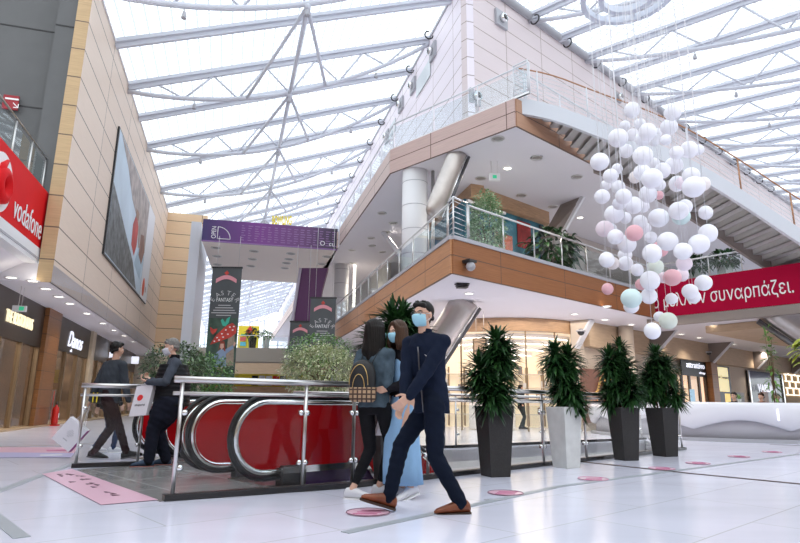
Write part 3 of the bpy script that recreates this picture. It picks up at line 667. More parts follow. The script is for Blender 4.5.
mb = MB(); mb.tube([q+P1*.014+D1*(rad*.05)-Z*rad*.1+ (D1*cos(a)*.42+Z*sin(a)*.42)*rad for a in [i/20*2*pi for i in range(20)]], rad*.24, 6, closed=True)
mb.tube([q+P1*.014+D1*rad*x+Z*rad*y for x, y in ((-.3,.1),(-.15,.5),(.25,.85))], [rad*.2,rad*.15,rad*.06], 8)
mb.build('comma_mark', M['vred'], root)
mb = MB(); mb.para(L(tv-9,-.44,z0v-.06), D1*9, P1*.06, Z*.05); mb.build('bottom_edge', M['grey_metal'], root)
mb = MB(); mb.prism([L(-16,-.46,z0v-.02), L(-16,-1.52,SZ1), L(-16,-1.52,SZ1+.5), L(-16,-.8,z1v), L(-16,-.48,z1v)], D1*(16+tv)); struct(mb, 'trim_21', M['soffit'])
gt = onV(47,155,L(0,-.5),D1)
rail('glass_balustrade', [L(tv-10,-.6,z1v-.35), L(tv-.15,-.6,z1v-.35)], gt.z-(z1v-.35)+.02, 'glass balustrade on the left gallery above the red phone-shop banner', post=1.3, gm='glass_green')
q = L(.55,-2.0,0); s0 = onV(14,110,L(.55,-2),P1)
sx = toL(onV(5,97,L(.56,-2),P1))[1]; sx2 = toL(onV(21,97,L(.56,-2),P1))[1]; zz0 = onV(12,111,L(.56,-2),P1).z; zz1 = onV(12,97,L(.56,-2),P1).z
root = thing('direction_sign', 'small dark red direction sign on the grey wall, top left', 'sign', L(.5,sx,zz0)); mb = MB(); mb.para(L(.45,sx,zz0), P1*(sx2-sx), D1*.05, Z*(zz1-zz0)); mb.build('board', mat('sign_maroon', (.30,.01,.02), .5), root)
text('arrow', '↘', L(.45,(sx+sx2)/2+.06,zz0+.06), P1, Z, .16, M['print_white'], root, width=.16); mb = MB()
mb.para(L(.44,sx+.05,zz1-.14), P1*.35, D1*.01, Z*.05); mb.build('line_of_print', M['print_white'], root)
# ------------------------------------------------------------------ picture on left wall
PW = L(0,.06)
tl_ = onV(119,133,PW,D1); bl_ = onV(103,257,PW,D1); br2 = onV(146,302,PW,D1); tr2 = onV(155,211,PW,D1)
root = thing('wall_poster', 'huge framed poster of a rocky seaside on the left wood wall', 'poster', bl_)
t0, t1 = toL(bl_)[0], toL(br2)[0]; z0, z1 = bl_.z, tl_.z
z0 = (bl_.z+br2.z)/2; z1 = (tl_.z+tr2.z)/2
mb = MB(); mb.para(L(t0,.001,z0), D1*(t1-t0), P1*.07, Z*(z1-z0)); mb.build('frame', M['black'], root)
def pp(name, uv, col, d, var=.2, sc=1.5):
    mb = MB(); mb.prism([L(t0+(t1-t0)*u, .07+d, z0+(z1-z0)*v) for u, v in uv], P1*.004); mb.build(name, mat(name, col, .5, var=var, scale=sc), root)
pp('sky_print', ((.01,.01),(.78,.01),(.78,.99),(.01,.99)), (.55,.66,.75), 0, .15, .4)
pp('rock_print', ((.01,.02),(.66,.02),(.52,.22),(.30,.36),(.16,.46),(.01,.56)), (.13,.14,.14), .006, .6, 3)
pp('cliff_print', ((.05,.98),(.78,.98),(.78,.45),(.60,.40),(.52,.62),(.36,.70),(.22,.86)), (.36,.30,.27), .006, .35, 2)
pp('sea_print', ((.55,.22),(.72,.15),(.78,.40),(.62,.42)), (.42,.56,.66), .008, .1)
pp('red_figure', ((.44,.34),(.52,.28),(.56,.40),(.55,.58),(.48,.66),(.43,.52)), (.55,.06,.05), .012, .2)
pp('figure_head', ((.47,.62),(.53,.62),(.54,.70),(.47,.70)), (.30,.17,.11), .016, .1)
pp('brown_figure', ((.63,.35),(.72,.30),(.77,.45),(.72,.60),(.64,.56)), (.22,.10,.07), .012, .3)
pp('blank_strip', ((.785,.005),(.995,.005),(.995,.995),(.785,.995)), (.78,.78,.80), .002, .0)
for i in range(2):
    q = L(t0+(t1-t0)*(.855+i*.07), .08, z0+(z1-z0)*.13); mb = MB(); R_ = .48 if i == 0 else .16
    mb.rings([[q+(D1*cos(2*pi*k/24)*r_*(.75)+Z*sin(2*pi*k/24)*r_)+P1*d_ for k in range(24)] for r_, d_ in ((R_,0),(R_,.01),(.01,.01))], smooth=False); mb.build('round_mark', mat('mark_%d' % i, (.75,.10,.03) if i == 0 else (.5,.35,.3), .5), root)
mb = MB()
# ------------------------------------------------------------------ left shop row
PS = L(0,oS)
def sf(x, y): return onV(x, y, PS, D1)
def st(x, y=400): return toL(sf(x, y))[0]
M['dark_fascia'] = mat('dark_bronze_fascia', (.045,.032,.024), .35, var=.15, scale=2)
M['rust'] = panel_mat('rust_stone_column', D1, 1.2, .62, (.26,.115,.045), (.22,.10,.04), (.10,.05,.03), .3, .012, .2)
M['brass'] = mat('brass_frame', (.34,.25,.16), .3, .7)
M['shop_warm'] = mat('shop_back_wall', (.17,.11,.07), .5, var=.5, scale=1.5)
M['shelf'] = mat('shelf_wood', (.35,.22,.12), .5)
M['signglow'] = emat('sign_glow_cream', (1,.88,.60), .8); M['signwhite'] = emat('sign_glow_white', (.85,.88,1), .85)
goods = [mat('goods_%d' % i, c, .5) for i, c in enumerate(((.30,.16,.08),(.55,.42,.28),(.12,.09,.07),(.50,.35,.10),(.35,.30,.28),(.65,.58,.48)))]
mb = MB(); mb.prism([L(-14,oS-4.2), L(44,oS-4.2), L(44,oS), L(-14,oS)], Z*.06); struct(mb, 'floor_shops_left', mat('shop_floor_left', (.42,.33,.24), .25))
mb = MB(); mb.prism([L(-14,oS-.1,.0), L(44,oS-.1), L(44,oS+.35), L(-14,oS+.35)], Z*.05); struct(mb, 'trim_22', mat('kerb_stone', (.50,.36,.22), .3))
mb = MB(); mb.para(L(-14,oS-4.3,0), D1*46, P1*.1, Z*SZ1); struct(mb, 'wall_shops_left_back', M['shop_warm'])
def shop(t0, t1, name, label, ztop, zsign, panes, signs, seed=0, fm=None, fix=True):
    rnd = random.Random(seed); root = thing('shopfront', label, 'shop', L((t0+t1)/2,oS,0))
    mb = MB(); mb.para(L(t0,oS-.1,zsign), D1*(t1-t0), P1*.18, Z*(SZ1-zsign)); mb.build('fascia', fm or M['dark_fascia'], root)
    n = panes; w = (t1-t0)/n
    for i in range(n+1):
        mb = MB(); tt = t0+w*i; mb.para(L(tt-.05 if 0<i<n else (tt if i==0 else tt-.1),oS-.06,.06), D1*.1, P1*.14, Z*(zsign-.06)); mb.build('frame_post', M['brass'], root)
    for i in range(n):
        if i == n//2: continue
        mb = MB(); mb.para(L(t0+w*i+.06,oS-.01,.08), D1*(w-.12), P1*.012, Z*(zsign-.1)); mb.build('glass_pane', M['glass_dark'], root)
    for tt in (t0, t1-.06): mb = MB(); mb.para(L(tt,oS-4.1,.06), D1*.06, P1*4.0, Z*(SZ1-.06)); mb.build('side_partition', M['shop_warm'], root)
    for j in range(3):
        z = .7+j*.75; mb = MB(); mb.para(L(t0+.2,oS-3.9,z), D1*(t1-t0-.4), P1*.4, Z*.04); s = mb.build('shelf', M['shelf'], root)
        k = 0
        tt = t0+.3
        while tt < t1-.6 and k < 14:
            ww = rnd.uniform(.15,.4); h = rnd.uniform(.18,.5); mb = MB(); mb.para(L(tt,oS-3.85,z+.04), D1*ww, P1*.3, Z*h); mb.build('goods_box', rnd.choice(goods), s); tt += ww+rnd.uniform(.03,.25); k += 1
    for j in range(2):
        tt = t0+(t1-t0)*(.3+.4*j); mb = MB(); mb.para(L(tt-.35,oS-1.6,.06), D1*.7, P1*.5, Z*.85); mb.build('display_table', rnd.choice(goods), root)
    mb = MB(); mb.para(L(t0+.5,oS-3.0,SZ1-.12), D1*(t1-t0-1), P1*1.6, Z*.04); mb.build('ceiling_lamp', M['lamp_white'], root)
    return root
zA = onV(40,334,PS,D1).z     # bottom of first fascia
tA0, tA1 = -14, st(40,330); tB0, tB1 = st(54,330), st(88,340)
s1 = shop(st(40,330)-9, tA1, 'a', 'dark bronze shopfront with cream lettering at the far left', SZ1, 2.62, 5, None, 1)
a = sf(2,316); b = sf(29,327); text('lettering', 'THE BOSTONIANS', L(toL(a)[0],oS+.085,sf(2,321).z+.0), D1, Z, .36, M['signglow'], s1, width=toL(b)[0]-toL(a)[0], ext=.03)
mb = MB(); mb.para(L(tA1,oS-.2,.05), D1*(tB0-tA1), P1*.42, Z*(SZ1-.05)); mb.build('tiled_pillar', M['rust'], label='rust brown tiled pillar between the two left shopfronts', cat='pillar')
s2 = shop(tB0, tB1, 'b', 'brown shopfront with white script sign between pillar and pale jamb', SZ1, 2.75, 3, None, 2)
a = sf(66,338); b = sf(80,340); za = sf(66,341).z
text('lettering', 'Danos', L(toL(a)[0],oS+.085,2.98), D1, Z, .62, M['signwhite'], s2, width=(toL(b)[0]-toL(a)[0])*1.05, ext=.03, shear=.35)
text('small_lettering', 'cafe', L(toL(a)[0]+.5,oS+.085,2.80), D1, Z, .12, M['signwhite'], s2, ext=.02)
tC = st(97,345)
mb = MB(); mb.para(L(tB1,oS-.2,.05), D1*.7, P1*.4, Z*(SZ1-.05)); mb.build('pale_pillar', mat('pale_travertine', (.55,.46,.34), .35), label='pale stone pillar after the white script shop sign', cat='pillar')
s3 = shop(tB1+.7, tB1+7, 'c', 'third shopfront on the left with small white projecting signs', SZ1, 2.8, 4, None, 3)
for i, (px_, py_) in enumerate(((107,352),(130,360))):
    q = sf(px_, py_); r_ = thing('projecting_sign', ('white irregular projecting sign above the man in the grey sweater' if i==0 else 'small white projecting sign right of the grey sweater man\'s head'), 'sign', q)
    tq = toL(q)[0]; mb = MB()
    if i == 0: mb.prism([L(tq,oS+.12+dx,q.z+dz) for dx, dz in ((0,-.3),(.55,-.25),(.5,.12),(.25,.1),(.22,.5),(.05,.5),(.1,.05),(0,0))], D1*.06)
    else: mb.prism([L(tq,oS+.3+.32*cos(k/8*2*pi)*(1 if k%2 else .75),q.z+.32*sin(k/8*2*pi)*(1 if k%2 else .75)) for k in range(8)], D1*.06)
    mb.build('panel', M['signwhite'], r_); mb = MB(); mb.tube([L(tq+.03,oS+.05,q.z), L(tq+.03,oS+.2,q.z)], .02, 6); mb.build('arm', M['black'], r_)
s4 = shop(tB1+7, tB1+14, 'd', 'furthest shopfront on the left, mostly behind the two men', SZ1, 2.8, 4, None, 4)
mb = MB(); mb.para(L(tB1+15,-6,0), P1*9, D1*.2, Z*SZ1); struct(mb, 'wall_left_far', M['beige'])
# exit sign + cctv domes
q = onZ(23,287,SZ1); r_ = thing('exit_sign', 'hanging green exit sign in front of the cream-lettered shop', 'sign', q-Z*.5)
mb = MB(); mb.tube([q-D1*.12, q-D1*.12-Z*.55], .008, 6); mb.tube([q+D1*.12, q+D1*.12-Z*.55], .008, 6); mb.build('rods', M['steel'], r_)
mb = MB(); qq = onV(19,297,q,P1); mb.box(q-Z*.62, (.34,.1,.16), atan2(P1.y,P1.x)); mb.build('body', M['white'], r_)
M['exit_green'] = emat('exit_green', (.05,.55,.28), .35)
mb = MB(); mb.box(q-Z*.62-D1*.052+P1*.06, (.12,.01,.11), atan2(P1.y,P1.x)); mb.build('green_face', M['exit_green'], r_)
def dome(q, label, r=.11, m='black'):
    r_ = thing('camera_dome', label, 'camera', q-Z*.12); mb = MB(); mb.lathe([(r,0),(r*1.05,-.05),(r*.9,-.06)], q, 14); mb.build('mount', M['grey_metal'], r_)
    mb = MB(); mb.sphere(q-Z*.07, r*.8, 12, 8); mb.build('dome', M[m], r_)
dome(sf(98,330)+P1*.5+Z*0, 'black camera dome beside the pale stone pillar', .16)
# fire extinguisher
q = L(st(40,425),oS+.44,.0); r_ = thing('fire_extinguisher', 'red fire extinguisher standing by the rust brown pillar', 'fire extinguisher', q)
M['red'] = mat('gloss_red', (.62,.02,.015), .25)
mb = MB(); mb.lathe([(.0,.06),(.10,.06),(.11,.09),(.11,.56),(.09,.64),(.03,.69),(.03,.73),(0,.73)], q, 16); mb.build('cylinder', M['red'], r_)
mb = MB(); mb.tube([q+Z*.73, q+Z*.80], .025, 8); mb.bar(q+Z*.8-D1*.03, q+Z*.84+D1*.12, .03, .02); mb.tube([q+Z*.75+D1*.03, q+Z*.7+D1*.13, q+Z*.4+D1*.14], .012, 6); mb.build('valve', M['black'], r_)
mb = MB(); mb.para(q-D1*.15-P1*.15, D1*.3, P1*.3, Z*.05); mb.tube([q-D1*.13-P1*.1, q-D1*.13-P1*.1+Z*1.2], .01, 6); mb.build('stand', M['red'], r_)
mb = MB(); mb.para(q+P1*.112-D1*.05+Z*.28, D1*.1, P1*.002, Z*.16); mb.build('label_patch', M['print_white'], r_)
# ------------------------------------------------------------------ right shop row
PR = onZ(667,336,SZ1); PR.z = 0
def rf(x, y): return onV(x, y, PR, D2)
oR = toW(PR)[1]
def rs(x, y=380): return toW(rf(x, y))[0]
zfr = rf(700,361).z
mb = MB(); mb.para(W(rs(592),oR,zfr), D2*30, Q2*-.4, Z*(SZ1-zfr)); struct(mb, 'trim_23', M['tanwall'])
mb = MB(); mb.para(W(rs(592),oR-.35,0), D2*40, Q2*-.1, Z*SZ1); struct(mb, 'wall_right_shops', M['beige'])
def rpanel(root, name, x0, x1, y0, y1, m, d=.0, th=.04):
    s0, s1 = rs(x0,378), rs(x1,378); z1 = y0 if y0 < 5 else rf(x0, y0).z; z0 = y1 if y1 < 5 else rf(x0, y1).z
    mb = MB(); mb.para(W(s0,oR-.30+d,z0), D2*(s1-s0), Q2*th, Z*(z1-z0)); return mb.build(name, m, root)
M['warm_glow'] = emat('warm_shop_glow', (1,.72,.50), .75); M['yellow_glow'] = emat('yellow_shop_glow', (.95,.72,.25), .7); M['cream_sign'] = emat('cream_lit_sign', (.85,.74,.42), .75)
zt_ = zfr-.02
r_ = thing('shopfront', 'black-signed shopfront with warm interior behind the right planters', 'shop', W(rs(697),oR,0))
rpanel(r_, 'interior', 684, 708.5, zt_-.7, .05, M['warm_glow'], .0); rpanel(r_, 'sign_board', 684.5, 709, zt_, zt_-.72, M['black'], .15, .06)  # interior sheet emits to look like a lit shop
s0 = rs(687.5,360); s1 = rs(705.5,363); text('lettering', 'attrattivo', W(s0,oR-.08,zt_-.34), D2, Z, .26, M['signwhite'], r_, width=s1-s0, ext=.02)
s0 = rs(699.5,360); text('small_lettering', 'shop', W(s0,oR-.08,zt_-.62), D2, Z, .14, M['signwhite'], r_, width=s1-s0, ext=.02)
for x in (684,691.5,701,708): rpanel(r_, 'door_frame', x, x+1.6, zt_-.7, .0, M['dark_fascia'], .1, .08)
rpanel(r_, 'glass_door', 693, 701, zt_-.72, .02, M['glass_dark'], .12, .02)
rpanel(None, 'x', 0,0,1,1,M['black']) if False else None
mb = MB(); mb.para(W(rs(709.5),oR-.3,0), D2*(rs(715.5)-rs(709.5)), Q2*.45, Z*zfr); mb.build('tiled_pillar', M['rust'], label='rust brown pillar between the black sign and the cream sign on the right', cat='pillar')
r_ = thing('shopfront', 'shopfront with lit cream sign and dark doorway, right of the brown pillar', 'shop', W(rs(724),oR,0))
rpanel(r_, 'surround', 716, 735.5, zt_-.05, .0, M['black'], .0); rpanel(r_, 'sign_board', 716.6, 732.5, zt_-.12, zt_-1.35, M['cream_sign'], .06)
s0 = rs(717,374); s1 = rs(731,374); text('lettering', 'Cotton Company', W(s0,oR-.15,zt_-.75), D2, Z, .2, M['black'], r_, width=s1-s0, ext=.01)
rpanel(r_, 'interior', 717, 732.5, zt_-1.45, .05, M['yellow_glow'], .06); rpanel(r_, 'dark_doorway', 719, 726, zt_-1.4, .6, M['black'], .12); rpanel(r_, 'red_goods', 720, 723, 1.15, .5, M['red'], .2); rpanel(r_, 'white_goods', 724, 729, 1.0, .5, M['print_white'], .2)  # yellow interior sheet emits in place of shop lighting
r_ = thing('utility_door', 'plain grey double utility door low in the beige wall on the right', 'door', W(rs(742),oR,0)); rpanel(r_, 'door_leaf', 738, 742.5, 1.7, .02, M['grey_metal'], .0); rpanel(r_, 'door_leaf', 742.8, 747.3, 1.7, .02, M['grey_metal'], .0)
r_ = thing('shopfront', 'dark mirrored shopfront with white angular lettering on the right', 'shop', W(rs(770),oR,0))
M['mirror_dark'] = mat('mirrored_dark_glass', (.035,.04,.045), .06, .3, var=.6, scale=1.5)
rpanel(r_, 'dark_glazing', 752.5, 786, zt_-.1, .0, M['mirror_dark'], .02)
for x in (752.5,785): rpanel(r_, 'frame_post', x, x+1, zt_-.1, .0, M['chrome'], .08, .05)
s0 = rs(758.5,380); s1 = rs(776,380); text('lettering', 'VARDAS', W(s0,oR-.08,zt_-1.25), D2, Z, .42, M['signwhite'], r_, width=s1-s0, ext=.03, shear=.1)
rpanel(r_, 'warm_display', 764, 770, 2.0, .4, mat('display_brown', (.22,.09,.04), .4, var=.5, scale=3), .06)
r_ = thing('shopfront', 'bright shopfront with white outlined block lattice at the right edge', 'shop', W(rs(800),oR,0))
rpanel(r_, 'interior', 788, 822, zt_-.1, .0, mat('lattice_back', (.45,.30,.12), .6), .0)
M['glow_white'] = emat('lattice_glow', (1,.93,.8), 1.1)
for j in range(5):
    z = 1.7+j*.42; rpanel(r_, 'lattice_bar', 788, 818, z+.07, z, M['glow_white'], .08)
    for i in range(5): x = 789+i*6+(j%2)*3; rpanel(r_, 'lattice_bar', x, x+.9, z+.42, z, M['glow_white'], .08)
for x, lab in ((712,'first'),(756,'second'),(793,'third')):
    s = rs(x); fin(W(s,oR+.02,SZ1), W(s,oR+1.15,SZ1), W(s,oR+.02,SZ1-.95), .12, 'triangular taupe bracket under the right ceiling, %s from the planters' % lab)
s = rs(653); fin(W(s,oR+.02,SZ1), W(s,oR+1.2,SZ1), W(s,oR+.02,SZ1-1.0), .12, 'triangular taupe bracket above the rightmost potted plant')
dome(rf(700,352)+Q2*.4, 'black camera dome above the black-signed shop', .13); dome(rf(571,331)+Q2*.4+Z*.0, 'black camera dome at the end of the curved shop fascia', .16)
# brown sign wall with gold script
r_ = thing('sign_panel', 'brown panel with gold script lettering behind the planters', 'sign', W(rs(606),oR,0))
rpanel(r_, 'panel', 585, 622, 2.25, .3, mat('brown_panel', (.22,.11,.08), .5, var=.1), .10); M['gold'] = mat('gold_print', (.75,.45,.12), .4)
s0 = rs(596,370); text('lettering', 'jo', W(s0,oR-.10+.0,1.35), D2, Z, .8, M['gold'], r_, width=1.3, ext=.02, shear=.4); text('small_lettering', 'coffee', W(s0-.4,oR-.10,.95), D2, Z, .22, emat('orange_glow', (.9,.35,.05), .8), r_, width=1.2)
mb = MB(); a = rf(622,345); mb.lathe([(.28,0),(.28,SZ1)], W(rs(622),oR+.3), 20); mb.build('round_column', M['beige'], label='slim beige round column behind the planters', cat='column')
# hanging wedge bulkhead in the ceiling
a = onZ(706,333,SZ1-.28); b = onZ(767,327.5,SZ1-.28); c = onZ(830,352,SZ1-.28); d = onZ(760,343,SZ1-.28)
mb = MB(); mb.prism([a, b, c, d], Z*.27); struct(mb, 'ceiling_bulkhead', M['tanwall'])
# ------------------------------------------------------------------ curved jewellery-like shop
p_ = [onZ(467,319,SZ1), onZ(507.5,317,SZ1), onZ(573,322,SZ1)]
def circ(a, b, c):
    ax, ay, bx, by, cx, cy = a.x, a.y, b.x, b.y, c.x, c.y; d = 2*(ax*(by-cy)+bx*(cy-ay)+cx*(ay-by))
    ux = ((ax*ax+ay*ay)*(by-cy)+(bx*bx+by*by)*(cy-ay)+(cx*cx+cy*cy)*(ay-by))/d; uy = ((ax*ax+ay*ay)*(cx-bx)+(bx*bx+by*by)*(ax-cx)+(cx*cx+cy*cy)*(bx-ax))/d
    return V((ux,uy,0)), (V((ux,uy,0))-V((ax,ay,0))).length
cc_, cr = V((4.24,24.46,0)), 3.4
an0 = atan2(p_[0].y-cc_.y, p_[0].x-cc_.x)-.45; an1 = atan2(p_[2].y-cc_.y, p_[2].x-cc_.x)+.05
def arcwall(r0, r1, z0, z1, m, name, parent=None, a0=an0, a1=an1, n=40, **kw):
    R = []
    for i in range(n+1):
        a = a0+(a1-a0)*i/n; e = V((cos(a),sin(a),0)); R.append([cc_+e*r0+Z*z0, cc_+e*r1+Z*z0, cc_+e*r1+Z*z1, cc_+e*r0+Z*z1])
    mb = MB(); mb.rings(R, smooth=False); return mb.build(name, m, parent, **kw)
q = cc_+V((cos((an0+an1)/2),sin((an0+an1)/2),0))*cr
r_ = thing('curved_shop', 'bright curved shop with white ceiling ribs and oak fascia', 'shop', q)
zc = vert(330, p_[1])
arcwall(cr-.15, cr, zc, SZ1-.01, M['wood'], 'fascia', r_)
M['cream_glow'] = emat('cream_shop_glow', (1,.84,.62), .5); M['rib'] = mat('white_rib', (.85,.80,.74), .5)
mb = MB(); yb = cc_.y+.9; mb.para((-1.5,yb,0), (10,0,0), (0,.1,0), (0,0,SZ1-.02)); mb.build('back_wall', M['cream_glow'], r_)  # wall itself emits, standing in for the shop's lighting
mb = MB(); mb.para((-1.5,yb-.02,zc-.9), (10,0,0), (0,-4.2,0), (0,0,.0+.02)) if False else None
for j in range(5):
    arcwall(cr-.45-j*.55, cr-.30-j*.55, zc-.20-j*.17, zc-.06-j*.17, M['rib'], 'ceiling_rib', r_); arcwall(cr-.42-j*.55, cr-.34-j*.55, zc-.215-j*.17, zc-.20-j*.17, M['lamp_white'], 'rib_lamp', r_)
for j in range(4): mb = MB(); mb.para((-1.4,yb-.5,.5+j*.55), (9.8,0,0), (0,.48,0), (0,0,.03)); mb.build('shelf', M['rib'], r_)
for i in range(15):
    mb = MB(); mb.box((-1.2+i*.66,yb-.28,1.25), (.05,.4,2.4)); mb.build('shelf_divider', M['brass'], r_)
rnd = random.Random(5)
for i in range(40):
    j = rnd.randrange(4); h = rnd.uniform(.1,.32); mb = MB(); mb.box((-1.2+9.2*rnd.random(),yb-.3,.531+j*.55+h/2), (rnd.uniform(.1,.25),.15,h)); mb.build('goods', rnd.choice(goods+[M['print_white']]*3), r_)
for i in range(6):
    a = an0+(an1-an0)*i/5; e = V((cos(a),sin(a),0)); mb = MB(); mb.box(cc_+e*(cr-.1)+Z*zc/2, (.045,.045,zc), a+pi/2); mb.build('front_mullion', M['brass'], r_)
mb = MB(); a = (an0+an1)/2-.25; e = V((cos(a),sin(a),0)); mb.box(cc_+e*(cr-1.0)+Z*.5, (1.6,.6,.95), a+pi/2); mb.build('counter', M['rib'], r_)
a = onV(474,337,q,D2*.3+Q2*-.0) if False else None
r2 = thing('hanging_sign', 'brass framed sign hanging in front of the curved shop ribs', 'sign', atY(482,355,19.6)); e1_ = atY(473,355.5,19.6); e2_ = atY(487,355.5,19.6); ht = atY(473,338,19.6).z-e1_.z
mb = MB(); mb.para(e1_, e2_-e1_, V((0,.06,0)), Z*ht); mb.build('frame', M['brass'], r2); mb = MB(); mb.para(e1_+V((.05,-.01,.05)), (e2_-e1_)*.78, V((0,.01,0)), Z*(ht-.1)); mb.build('panel', mat('sign_tan', (.60,.42,.28), .5), r2)
mb = MB(); 
for x in (.12, .38): mb.tube([e1_+V((x,.03,ht)), V((e1_.x+x, e1_.y+.03, SZ1))], .006, 6)
mb.build('hanger', M['steel'], r2)
mb = MB(); aa = rf(570,340); mb.box(V((p_[2].x+.15,p_[2].y+.1,SZ1/2)), (.35,.35,SZ1), .6); mb.build('square_column', M['beige'], label='pale square column at the right end of the curved shop', cat='column')
a = V((p_[2].x-.1,p_[2].y-.2,SZ1-.02)); fin(a, onZ(592,320,SZ1-.02), a-Z*1.0, .3, 'triangular bracket at the right end of the curved shop fascia', m='beige')
# ------------------------------------------------------------------ far court beyond the high bridge
YF = 47
def fx(x, Y=YF): return atY(x, 360, Y).x
xa, xb = fx(232), fx(345)
mb = MB(); mb.para((xa-14,YF,4.0), (xb-xa+14,0,0), (0,8,0), (0,0,1.0)); struct(mb, 'floor_far_bridge', mat('far_slab_taupe', (.36,.32,.28), .6))
mb = MB(); mb.para((xa-14,YF-.1,4.05), (xb-xa+14,0,0), (0,.1,0), (0,0,1.1)); struct(mb, 'trim_24', mat('far_parapet', (.28,.255,.22), .6))
mb = MB(); mb.para((xa-14,YF-.05,3.1), (xb-xa+14,0,0), (0,.1,0), (0,0,.85)); struct(mb, 'trim_25', M['tanwall'])
rail('glass_balustrade', [(xa-6,YF+.1,5.1),(xb,YF+.1,5.1)], 1.05, 'distant glass balustrade on the far cross bridge beyond the hanging banners', post=2.2)
r_ = thing('yellow_wall_sign', 'yellow advertising wall with a red diamond on the far bridge', 'sign', (fx(248,52),52,5))
a = atY(237,350,52); b = atY(259,326,52); mb = MB(); mb.para((a.x,52,5.0), (b.x-a.x,0,0), (0,.2,0), (0,0,b.z-5)); mb.build('panel', M['yellow'], r_)
mb = MB(); q = atY(250,331,51.9); mb.prism([q+V((-.35,0,0)), q+V((0,0,-.45)), q+V((.35,0,0)), q+V((0,0,.45))], V((0,-.05,0))); mb.build('diamond', M['red'], r_)
for i, (x0,x1,y0,y1,c) in enumerate(((240,246,337,341,(.7,.1,.1)),(240,246,342,346,(.1,.5,.65)),(241,247,334,336,(.1,.4,.1)))):
    a = atY(x0,y1,51.9); b = atY(x1,y0,51.9); mb = MB(); mb.para(a, (b.x-a.x,0,0), (0,-.04,0), (0,0,b.z-a.z)); mb.build('printed_block', mat('print_block_%d' % i, c, .5), r_)
r_ = thing('shop_parade', 'distant ground-floor shops with yellow fascia under the far bridge', 'shop', (fx(262,50),50,0))
mb = MB(); mb.para((xa-5,50,0), (xb-xa+5,0,0), (0,.2,0), (0,0,1.75)); mb.build('white_counter_front', M['white'], r_)
mb = MB(); mb.para((xa-5,49.9,1.7), (xb-xa+5,0,0), (0,.3,0), (0,0,.5)); mb.build('wood_band', M['wood'], r_)
mb = MB(); mb.para((xa-5,50.2,2.2), (xb-xa+5,0,0), (0,.2,0), (0,0,1.1)); mb.build('yellow_fascia', M['yellow'], r_)
for i, x in enumerate((252,259,266,273,280)):
    a = atY(x,377,50.1); mb = MB(); mb.para((a.x,50.1,2.3), (.5,0,0), (0,.08,0), (0,0,.8)); mb.build('fascia_poster', (M['black'], M['print_white'], M['white'], M['red'], M['dark_fascia'])[i], r_)
for i in range(6):
    a = fx(226+i*13,50); mb = MB(); mb.para((a,49.8,0), (.5,0,0), (0,.1,0), (0,0,1.6)); mb.build('counter_post', M['grey_metal'], r_)
# far glass end wall
mb = MB()
for i in range(26): x = -44+i*2.4; mb.para((x,96,0), (.18,0,0), (0,.3,0), (0,0,14))
for j in range(7): mb.para((-44,96,2+j*2), (62,0,0), (0,.3,0), (0,0,.14))
mb.para((-44,95.8,5.5), (62,0,0), (0,.8,0), (0,0,1.3)); struct(mb, 'window_9', M['white_metal'])
mb = MB(); mb.lathe([(.9,0),(1.6,.8)], (fx(252,60),60,12), 8) if False else None
# purple slanting panel + hanging banners
r_ = thing('purple_panel', 'tall slanting dark purple panel beside the hanging banners', 'panel', atY(300,345,31))
Yp = 31; pts = [atY(x, y, Yp) for x, y in ((301,268),(328,268),(322,290),(316,330),(313,365),(288,365),(290,340))]
mb = MB(); mb.prism(pts, V((0,.4,0))); mb.build('panel', mat('deep_purple', (.10,.02,.10), .5), r_)
mb = MB(); mb.tube([atY(300.5,268,Yp-.1), atY(289.5,340,Yp-.1), atY(287.5,365,Yp-.1)], .08, 6); mb.build('edge', mat('pale_violet', (.55,.50,.60), .5), r_)
M['slate'] = mat('slate_banner_fabric', (.075,.085,.09), .6, var=.1, scale=1); M['pinkp'] = mat('ribbon_pink', (.70,.30,.34), .6); M['redp'] = mat('cap_red', (.50,.05,.035), .6, var=.3, scale=4)
def arch_text(body, c, rad, a0, a1, h, nrm_right, m, parent, d):
    n = len(body)
    for i, chx in enumerate(body):
        a = radians(a0+(a1-a0)*i/(n-1)); right = V((1,0,0))*cos(a-pi/2)+Z*sin(a-pi/2); up = V((-right.z,0,right.x))
        text('letter', chx, c+V((cos(a)*rad,0,sin(a)*rad))-right*h*.28, right, up, h, m, parent, ext=.005)
